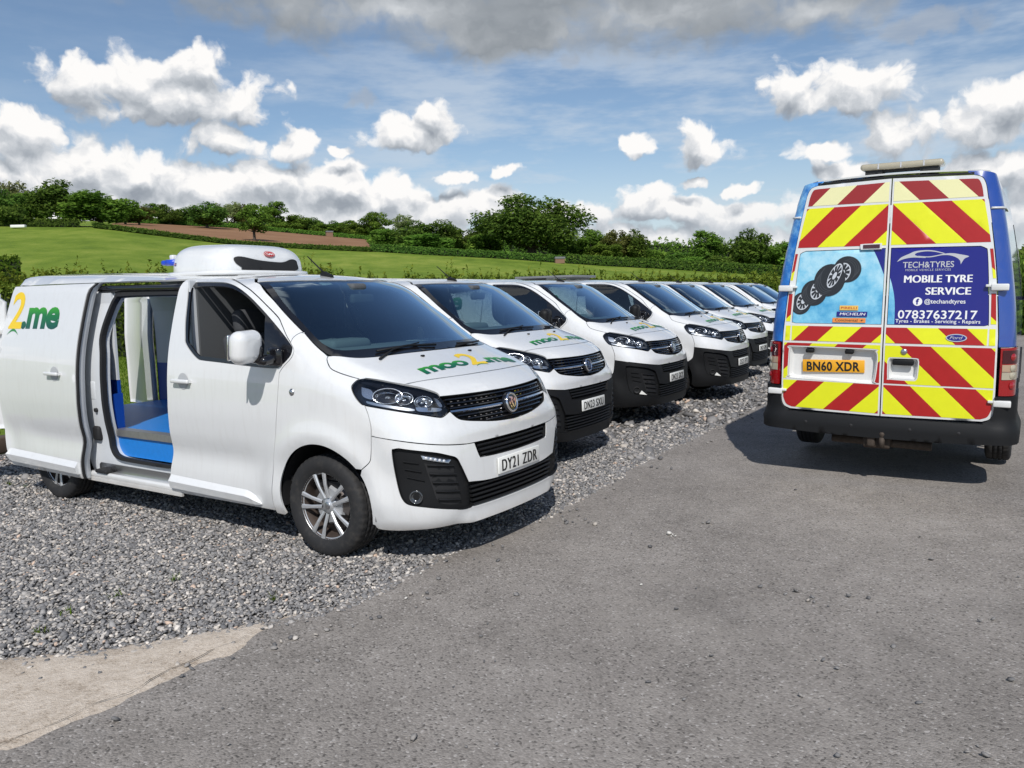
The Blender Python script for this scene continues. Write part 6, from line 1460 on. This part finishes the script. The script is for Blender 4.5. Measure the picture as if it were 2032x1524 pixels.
        for z0, z1, mt in ((1.065, 1.17, 'dark_red_lens'), (1.000, 1.055, 'amber_lens'), (.935, .995, 'clear_plastic')):
            a0 = dy(.868, 1.0); q = [(side * a, z) for a, z in ((a0, z0), (43.5, z0), (43.7, z1), (a0, z1))]
            add('lamp_segment', panel(TS, 'lamp_segment', path(*[[q[i], q[(i + 1) % 4]] for i in range(4)]), 'b', mt, res=.04, off=.016, gap=0, flange=.004), la)
        for z in (1.115, 1.025, .965, .885):
            X, N = TS.lift(np.array([(side * 39.7, z)]), 'b', .014); g = MB(); g.lathe([(.030, 0), (.024, .006), (0, .008)], n=16); M = Vector((0, 1, 0)).rotation_difference(Vector(N[0])).to_matrix().to_4x4(); M.translation = Vector(X[0]); add('lamp_bulb', mapped(g, M).mesh('lamp_bulb', 'clear_plastic' if z < 1.05 and z > .93 else 'red_lens'), la)
        # rod trim on the pillar
        X, N = TS.lift(np.array([(side * a, 2.295) for a in np.linspace(dy(.728, 2.295), 62, 8)]), 'b', .008); t = MB().tube([tuple(p) for p in X], .009, 6); add('pillar_trim', t.mesh('pillar_trim', 'transit_white'))
        # body side, wheels, mirror
        sp = path([(.62, .60), (5.0, .45)], [(5.0, .45), (5.02, 1.0), (4.6, 1.2), (4.35, 1.42), (3.7, 2.28), (3.5, 2.42), (3.2, 2.53)], [(3.2, 2.53), (.62, 2.552)], [(.62, 2.552), (.62, .60)])
        hole1 = arc(1.38, .36, .40, 30, 150, 14)
        add('body_side', panel(TS, 'body_side', sp, 's', 'blue_paint' if mir else 'wrap_blue', res=.12, mirror=not mir))
        wn = path([(3.1, 1.45), (4.22, 1.42)], [(4.22, 1.42), (3.62, 2.18), (3.5, 2.25), (3.1, 2.26)], [(3.1, 2.26), (3.1, 1.45)])
        add('side_window', panel(TS, 'side_window', wn, 's', 'black_gloss', res=.15, off=.004, mirror=not mir, gap=0))
        mr = MB(); mr.rbox((3.95, side * 1.16, 1.52), (.10, .22, .34), .05); mr.tube([(3.95, side * .93, 1.42), (3.95, side * 1.1, 1.46)], .022, 8); add('door_mirror', mr.mesh('door_mirror', 'black_gloss'))
        for xw in (1.38, 4.55):
            w = bpy.data.objects.new('wheel', WHEELS[0][1]); COL.objects.link(w); w.parent = root; w.location = (xw, side * .855, .34); w.rotation_euler = (0, .3, math.pi if side > 0 else 0)
            for nm, mm in WHEELS[1:]: link(nm, mm, w)
            P = np.array([(x, side * .975, z) for x, z in arc(xw, .36, .43, 5, 175, 12)]); Q = P * np.array([1, .6, 1]); add('arch_liner', sheet(P, Q, 'arch_liner', 'rubber_seal'))
    # roof, nose, screen
    rp = [(.10 * 1.4 + .06, 0), (.21, -.45), (.23, -.62), (.35, -.70), (3.0, -.72), (3.3, -.6), (3.42, 0)]
    add('roof', panel(TS, 'roof', symy(rp), 't', 'transit_white', res=.12))
    hb = [(-.62, 2.573), (0, 2.592), (.62, 2.573), (.62, 2.605), (0, 2.622), (-.62, 2.605)]
    add('rear_header', panel(TS, 'rear_header', [(-.60, 2.570), (0, 2.588), (.60, 2.570), (.60, 2.588), (0, 2.603), (-.60, 2.588)], 'r', 'black_plastic', res=.08, gap=0))
    add('windscreen', panel(TS, 'windscreen', symy([(4.40, 0), (4.34, -.5), (4.22, -.76), (3.72, -.70), (3.62, -.4), (3.60, 0)]), 't', 'black_gloss', res=.15))
    add('bonnet', panel(TS, 'bonnet', symy([(5.16, 0), (5.05, -.6), (4.9, -.76), (4.45, -.84), (4.45, -.5), (4.5, 0)]), 't', 'transit_white', res=.15))
    fb = MB(); fb.rbox((5.16, 0, .75), (.30, 1.80, .72), .10); add('front_bumper', fb.mesh('front_bumper', 'black_plastic'))
    # rear bumper
    def by(y): return math.degrees(math.atan2(y, 1.2))
    hb = cr([(0, .560), (by(.70), .567), (by(.775), .576), (by(.835), .618), (by(.852), .70), (by(.853), .792)]) + cr([(by(.853), .792), (43, .800), (52, .800), (60, .79)])[1:] + cr([(60, .79), (60.5, .6), (57, .47)])[1:] + cr([(57, .47), (46, .425), (by(.9), .41), (by(.5), .395), (0, .392)])[1:]
    add('rear_bumper', panel(TS, 'rear_bumper', (lambda h: [(-a, b) for a, b in h] + [(a, b) for a, b in h[::-1] if abs(a) > 1e-6])(hb), 'b', 'black_plastic', res=.05, off=lambda uv: .030 + .035 * ss(.60, .50, uv[:, 1]), gap=0, flange=.07))
    for y in (.60, .22, -.24, -.60):
        X, N = TS.lift(np.array([(y, .485)]), 'r', .062); s = MB().lathe([(.0, .004), (.014, .004), (.017, 0)], c=(0, 0, 0), n=16, axis='x'); s.v = [(X[0][0] - p[0], X[0][1] + p[1], X[0][2] + p[2]) for p in s.v]; add('parking_sensor', s.mesh('parking_sensor', 'rubber_seal'))
    # tow bar
    t = MB(); t.tube([(.10, .40, .335), (.10, -.40, .325)], .038, 14); add('tow_bar', t.mesh('tow_bar', 'rust'))
    t = MB(); t.rbox((.04, .02, .34), (.10, .22, .10), .02); t.rbox((-.02, .06, .355), (.06, .07, .10), .02); t.tube([(-.05, -.03, .31), (-.05, -.03, .40)], .024, 10); t.lathe([(0, .04), (.02, .035), (.027, .02), (.02, .0), (.012, -.03)], c=(-.05, -.03, .41), n=14, axis='z'); add('tow_hitch', t.mesh('tow_hitch', 'rust'))
    u = MB(); u.box((2.6, 0, .42), (4.6, 1.3, .14)); u.box((2.6, 0, .50), (5.0, 1.75, .06)); add('underbody', u.mesh('underbody', 'rubber_seal'))
    # plate
    dL, dR = gold[1], gold[-1]
    M = Matrix.Translation((.048, .405, .985)) @ Matrix.Rotation(R(-1.5), 4, 'X')
    p = MB().rbox((0, 0, 0), (.012, .52, .111), .005, n=2); pl = add('number_plate', mapped(p, M).mesh('number_plate', 'plate_yellow'), dL)
    V, F = text2d('BN60 XDR', .045, 1.08); w = V[:, 0].max(); X = [M @ Vector((-.0075, -(a - w / 2) * .445 / w, (b - .5) * .079)) for a, b in V]
    add('plate_characters', mesh_np('plate_characters', [tuple(q) for q in X], F[:, ::-1].copy(), 'ink_black'), pl)
    for y in (.60, .27):
        h = MB().rbox((.03, y, 1.118), (.05, .07, .035), .01); add('plate_lamp', h.mesh('plate_lamp', 'black_plastic'), dL)
    h = MB().rbox((.012, -.16, 1.045), (.03, .165, .05), .012); add('door_handle', h.mesh('door_handle', 'black_plastic'), dR)
    h = MB().lathe([(.0, .012), (.018, .012), (.024, .008), (.026, 0), (.036, 0), (.037, -.006)], n=24, axis='x'); h.v = [(-x, y - .165, z + 1.137) for x, y, z in h.v]; add('door_lock', h.mesh('door_lock', 'dull_chrome'), dR)
    # high brake lamp
    bl = path([(.165, 1.995), (.17, 2.03), (.155, 2.042), (-.0, 2.045)], [(0, 2.045), (0, 1.995)], [(0, 1.995), (.165, 1.995)])
    bl = [(a + .05, b) for a, b in bl]; h = add('brake_light', panel(TS, 'brake_light', bl, 'r', 'transit_white', off=.014, res=.05, gap=0, flange=.02), dL)
    add('lamp_lens', panel(TS, 'lamp_lens', [(.065, 2.004), (.197, 2.004), (.197, 2.034), (.065, 2.036)], 'r', 'dark_red_lens', off=.019, res=.05, gap=0, flange=.008), h)
    # maker's oval
    el = lambda cy, cz, a, b, n=32: [(cy + a * math.cos(2 * math.pi * i / n), cz + b * math.sin(2 * math.pi * i / n)) for i in range(n)]
    ov = add('maker_badge', decal(TS, [el(-.545, 1.262, .076, .032)], 'r', 'chrome', 'maker_badge', .007), dR); add('badge_face', decal(TS, [el(-.545, 1.262, .068, .0255)], 'r', 'print_navy', 'badge_face', .009), ov)
    add('lettering', lettering([('Ford', (-.497, 1.252), (-1, 0), (0, 1), .095, .026, .0, .9, .3)], TS, 'r', 'print_silver', 'lettering', .0105), ov)
    # window prints: left
    wl, wr = gold[(1, 'w')], gold[(-1, 'w')]
    o = -.0045
    navyL = path([(.12, 2.0), (.085, 1.93), (.055, 1.86), (.025, 1.785)], [(.025, 1.785), (.025, 2.0)], [(.025, 2.0), (.12, 2.0)])
    add('panel_print', decal(TS, [navyL], 'r', 'print_navy', 'panel_print', o), wl)
    watR = path([(-.025, 1.365), (-.025, 1.755)], [(-.025, 1.755), (-.045, 1.69), (-.065, 1.60), (-.075, 1.50), (-.078, 1.365)], [(-.078, 1.365), (-.025, 1.365)])
    add('panel_print', decal(TS, [watR], 'r', 'print_water', 'panel_print', o), wr)
    edgeL = path([(.126, 2.0), (.091, 1.93), (.061, 1.86), (.031, 1.785)], [(.031, 1.785), (.025, 1.785)], [(.025, 1.785), (.055, 1.86), (.085, 1.93), (.12, 2.0)], [(.12, 2.0), (.126, 2.0)])
    def ell(cy, cz, a, b, tilt, n=32, t0=0, t1=2 * math.pi):
        c, s_ = math.cos(tilt), math.sin(tilt); return [(cy + a * math.cos(t) * c - b * math.sin(t) * s_, cz + a * math.cos(t) * s_ + b * math.sin(t) * c) for t in np.linspace(t0, t1, n, endpoint=t1 - t0 < 6)]
    U = lambda x, y: (.763 - (x - 300) * .00108, 2.0 - (y - 745) * .001103)
    lay = .0
    for (tx, ty, trx, try_, rx_, ry_, rrx, rry, tl) in ((365, 1165, 78, 92, 380, 1148, 50, 72, .32), (712, 897, 105, 103, 676, 922, 60, 78, .35), (462, 1080, 100, 104, 494, 1052, 52, 86, .38), (580, 980, 118, 130, 618, 946, 42, 104, .42)):
        cy, cz = U(tx, ty); ry, rz = U(rx_, ry_); lay += .0012
        k = .00109
        # tread body: hull of two ellipses
        sgn = -1 if tx < rx_ else 1
        add('tyre_print', decal(TS, [ell(cy, cz, trx * k, try_ * k, tl)], 'r', 'print_tyre', 'tyre_print', o + lay), wl)
        dv = np.array([cy - ry, cz - rz]); th = math.atan2(dv[1] / (try_ * k), dv[0] / (trx * k)) - tl * .3
        for j, q in enumerate((.25, .7, 1.15, 1.6)):
            c0 = np.array([ry, rz]) + dv * q; rr_ = .97 - .05 * j
            s0 = ell(c0[0], c0[1], trx * k * rr_ * .86, try_ * k * rr_ * .92, tl, 14, th - 1.15, th + 1.15); s1 = ell(c0[0], c0[1], trx * k * rr_ * .82, try_ * k * rr_ * .885, tl, 14, th - 1.15, th + 1.15)
            add('tyre_print', decal(TS, [s0 + s1[::-1]], 'r', 'print_tyre_mid', 'tyre_print', o + lay + .0003), wl)
        add('tyre_print', decal(TS, [ell(ry, rz, rrx * k * 1.2, rry * k * 1.16, tl)], 'r', 'print_tyre', 'tyre_print', o + lay + .0004), wl)
        add('tyre_print', decal(TS, [ell(ry, rz, rrx * k, rry * k, tl)], 'r', 'print_rim', 'tyre_print', o + lay + .0006), wl)
        sp_ = []
        for i in range(10):
            t = 2 * math.pi * (i + .5) / 10; c, s_ = math.cos(tl), math.sin(tl)
            loc = [(.30, -.12), (.88, -.17), (.88, .17), (.30, .12)]
            pl_ = []
            for r_, w_ in loc:
                a = r_ * math.cos(t) - w_ * math.sin(t); b = r_ * math.sin(t) + w_ * math.cos(t); a *= rrx * k; b *= rry * k
                pl_.append((ry + a * c - b * s_, rz + a * s_ + b * c))
            sp_.append(pl_)
        add('tyre_print', decal(TS, sp_, 'r', 'print_tyre', 'tyre_print', o + lay + .0008), wl)
    def boxp(y0, y1, z0, z1): return [(y0, z0), (y1, z0), (y1, z1), (y0, z1)]
    top = o + .0062
    add('panel_print', decal(TS, [boxp(.363, .212, 1.480, 1.520)], 'r', 'print_ochre', 'panel_print', top), wl)
    add('panel_print', decal(TS, [boxp(.385, .137, 1.426, 1.468)], 'r', 'print_navy', 'panel_print', top), wl)
    add('panel_print', decal(TS, [boxp(.417, .148, 1.374, 1.413)], 'r', 'print_orange', 'panel_print', top), wl)
    T = lambda s, y, z, w, h, b=.03, sp=1., sh=0.: (s, (y, z), (-1, 0), (0, 1), w, h, b, sp, sh)
    add('lettering', lettering([T('PIRELLI', .352, 1.490, .130, .020, .01)], TS, 'r', 'print_red', 'lettering', top + .001), wl)
    for sh_, dq in ((0, 0), (-.0012, .0004)): add('lettering', lettering([T('MICHELIN', .360 + sh_, 1.436, .208, .024, 0, 1, .15)], TS, 'r', 'print_white', 'lettering', top + .001 + dq), wl)
    add('lettering', lettering([T('Continental', .397, 1.383, .185, .024, .01)], TS, 'r', 'rust', 'lettering', top + .001), wl)
    add('panel_print', decal(TS, [[(.200, 1.388), (.185, 1.394), (.172, 1.405), (.176, 1.396), (.160, 1.393), (.175, 1.391), (.180, 1.383), (.184, 1.391)]], 'r', 'rust', 'panel_print', top + .001), wl)
    # right
    q = o
    add('lettering', lettering([T('TECH&TYRES', -.118, 1.836, .378, .050, .014, 1.0)], TS, 'r', 'print_silver', 'lettering', q), wr)
    add('lettering', lettering([T('MOBILE VEHICLE SERVICES', -.140, 1.808, .335, .018, .0, 1.15)], TS, 'r', 'print_silver', 'lettering', q), wr)
    for sh_, dq in ((0, 0), (-.003, .0004), (.003, .0008)): add('lettering', lettering([T('MOBILE TYRE', -.136 + sh_, 1.713, .496, .062, 0, 1.03)], TS, 'r', 'print_white', 'lettering', q + dq), wr)
    for sh_, dq in ((0, 0), (-.003, .0004), (.003, .0008)): add('lettering', lettering([T('SERVICE', -.302 + sh_, 1.613, .324, .062, 0, 1.03)], TS, 'r', 'print_white', 'lettering', q + dq), wr)
    add('lettering', lettering([T('@techandtyres', -.296, 1.541, .298, .036, .010)], TS, 'r', 'print_white', 'lettering', q), wr)
    add('lettering', lettering([T('07837637217', -.102, 1.416, .582, .070, .018, 1.02)], TS, 'r', 'print_white', 'lettering', q), wr)
    add('lettering', lettering([T('Tyres - Brakes - Servicing - Repairs', -.085, 1.381, .622, .030, .008)], TS, 'r', 'print_white', 'lettering', q), wr)
    ci = add('panel_print', decal(TS, [el(-.245, 1.556, .035, .035)], 'r', 'print_white', 'panel_print', q), wr)
    add('lettering', lettering([T('f', -.232, 1.534, .024, .046, .06)], TS, 'r', 'print_navy', 'lettering', q + .001), ci)
    k = lambda x, y: (-.0 - (x - 1005) * .00097, 2.0 - (y - 745) * .001103)
    car = [[k(*p) for p in cr([(1078, 848), (1110, 815), (1170, 790), (1215, 772), (1290, 765), (1360, 770), (1440, 790)]) + cr([(1440, 797), (1370, 780), (1300, 774), (1235, 783), (1215, 797), (1240, 808), (1300, 818)]) + cr([(1300, 823), (1200, 818), (1130, 828), (1078, 848)])],
           [k(*p) for p in cr([(1240, 806), (1330, 812), (1440, 795), (1500, 793), (1560, 803), (1622, 818), (1590, 835), (1565, 875)]) + cr([(1565, 875), (1558, 848), (1530, 825), (1480, 808), (1420, 806), (1340, 819), (1270, 816), (1240, 806)])]]
    add('panel_print', decal(TS, car, 'r', 'print_silver', 'panel_print', q), wr)
    # light bar
    b = MB(); b.rbox((.55, -.02, 2.722), (.22, .66, .055), .024, n=3); lb = add('light_bar', b.mesh('light_bar', 'clear_plastic'))
    b = MB(); b.box((.55, -.02, 2.722), (.223, .012, .045)); b.box((.55, .16, 2.722), (.223, .012, .045)); b.box((.55, -.2, 2.722), (.223, .012, .045)); add('bar_ribs', b.mesh('bar_ribs', 'print_silver'), lb)
    b = MB(); b.box((.55, .20, 2.665), (.16, .14, .07)); b.box((.55, -.24, 2.665), (.16, .14, .07)); b.box((.55, -.02, 2.685), (.12, .5, .02)); add('bar_feet', b.mesh('bar_feet', 'rubber_seal'), lb)
    return root
make_transit()
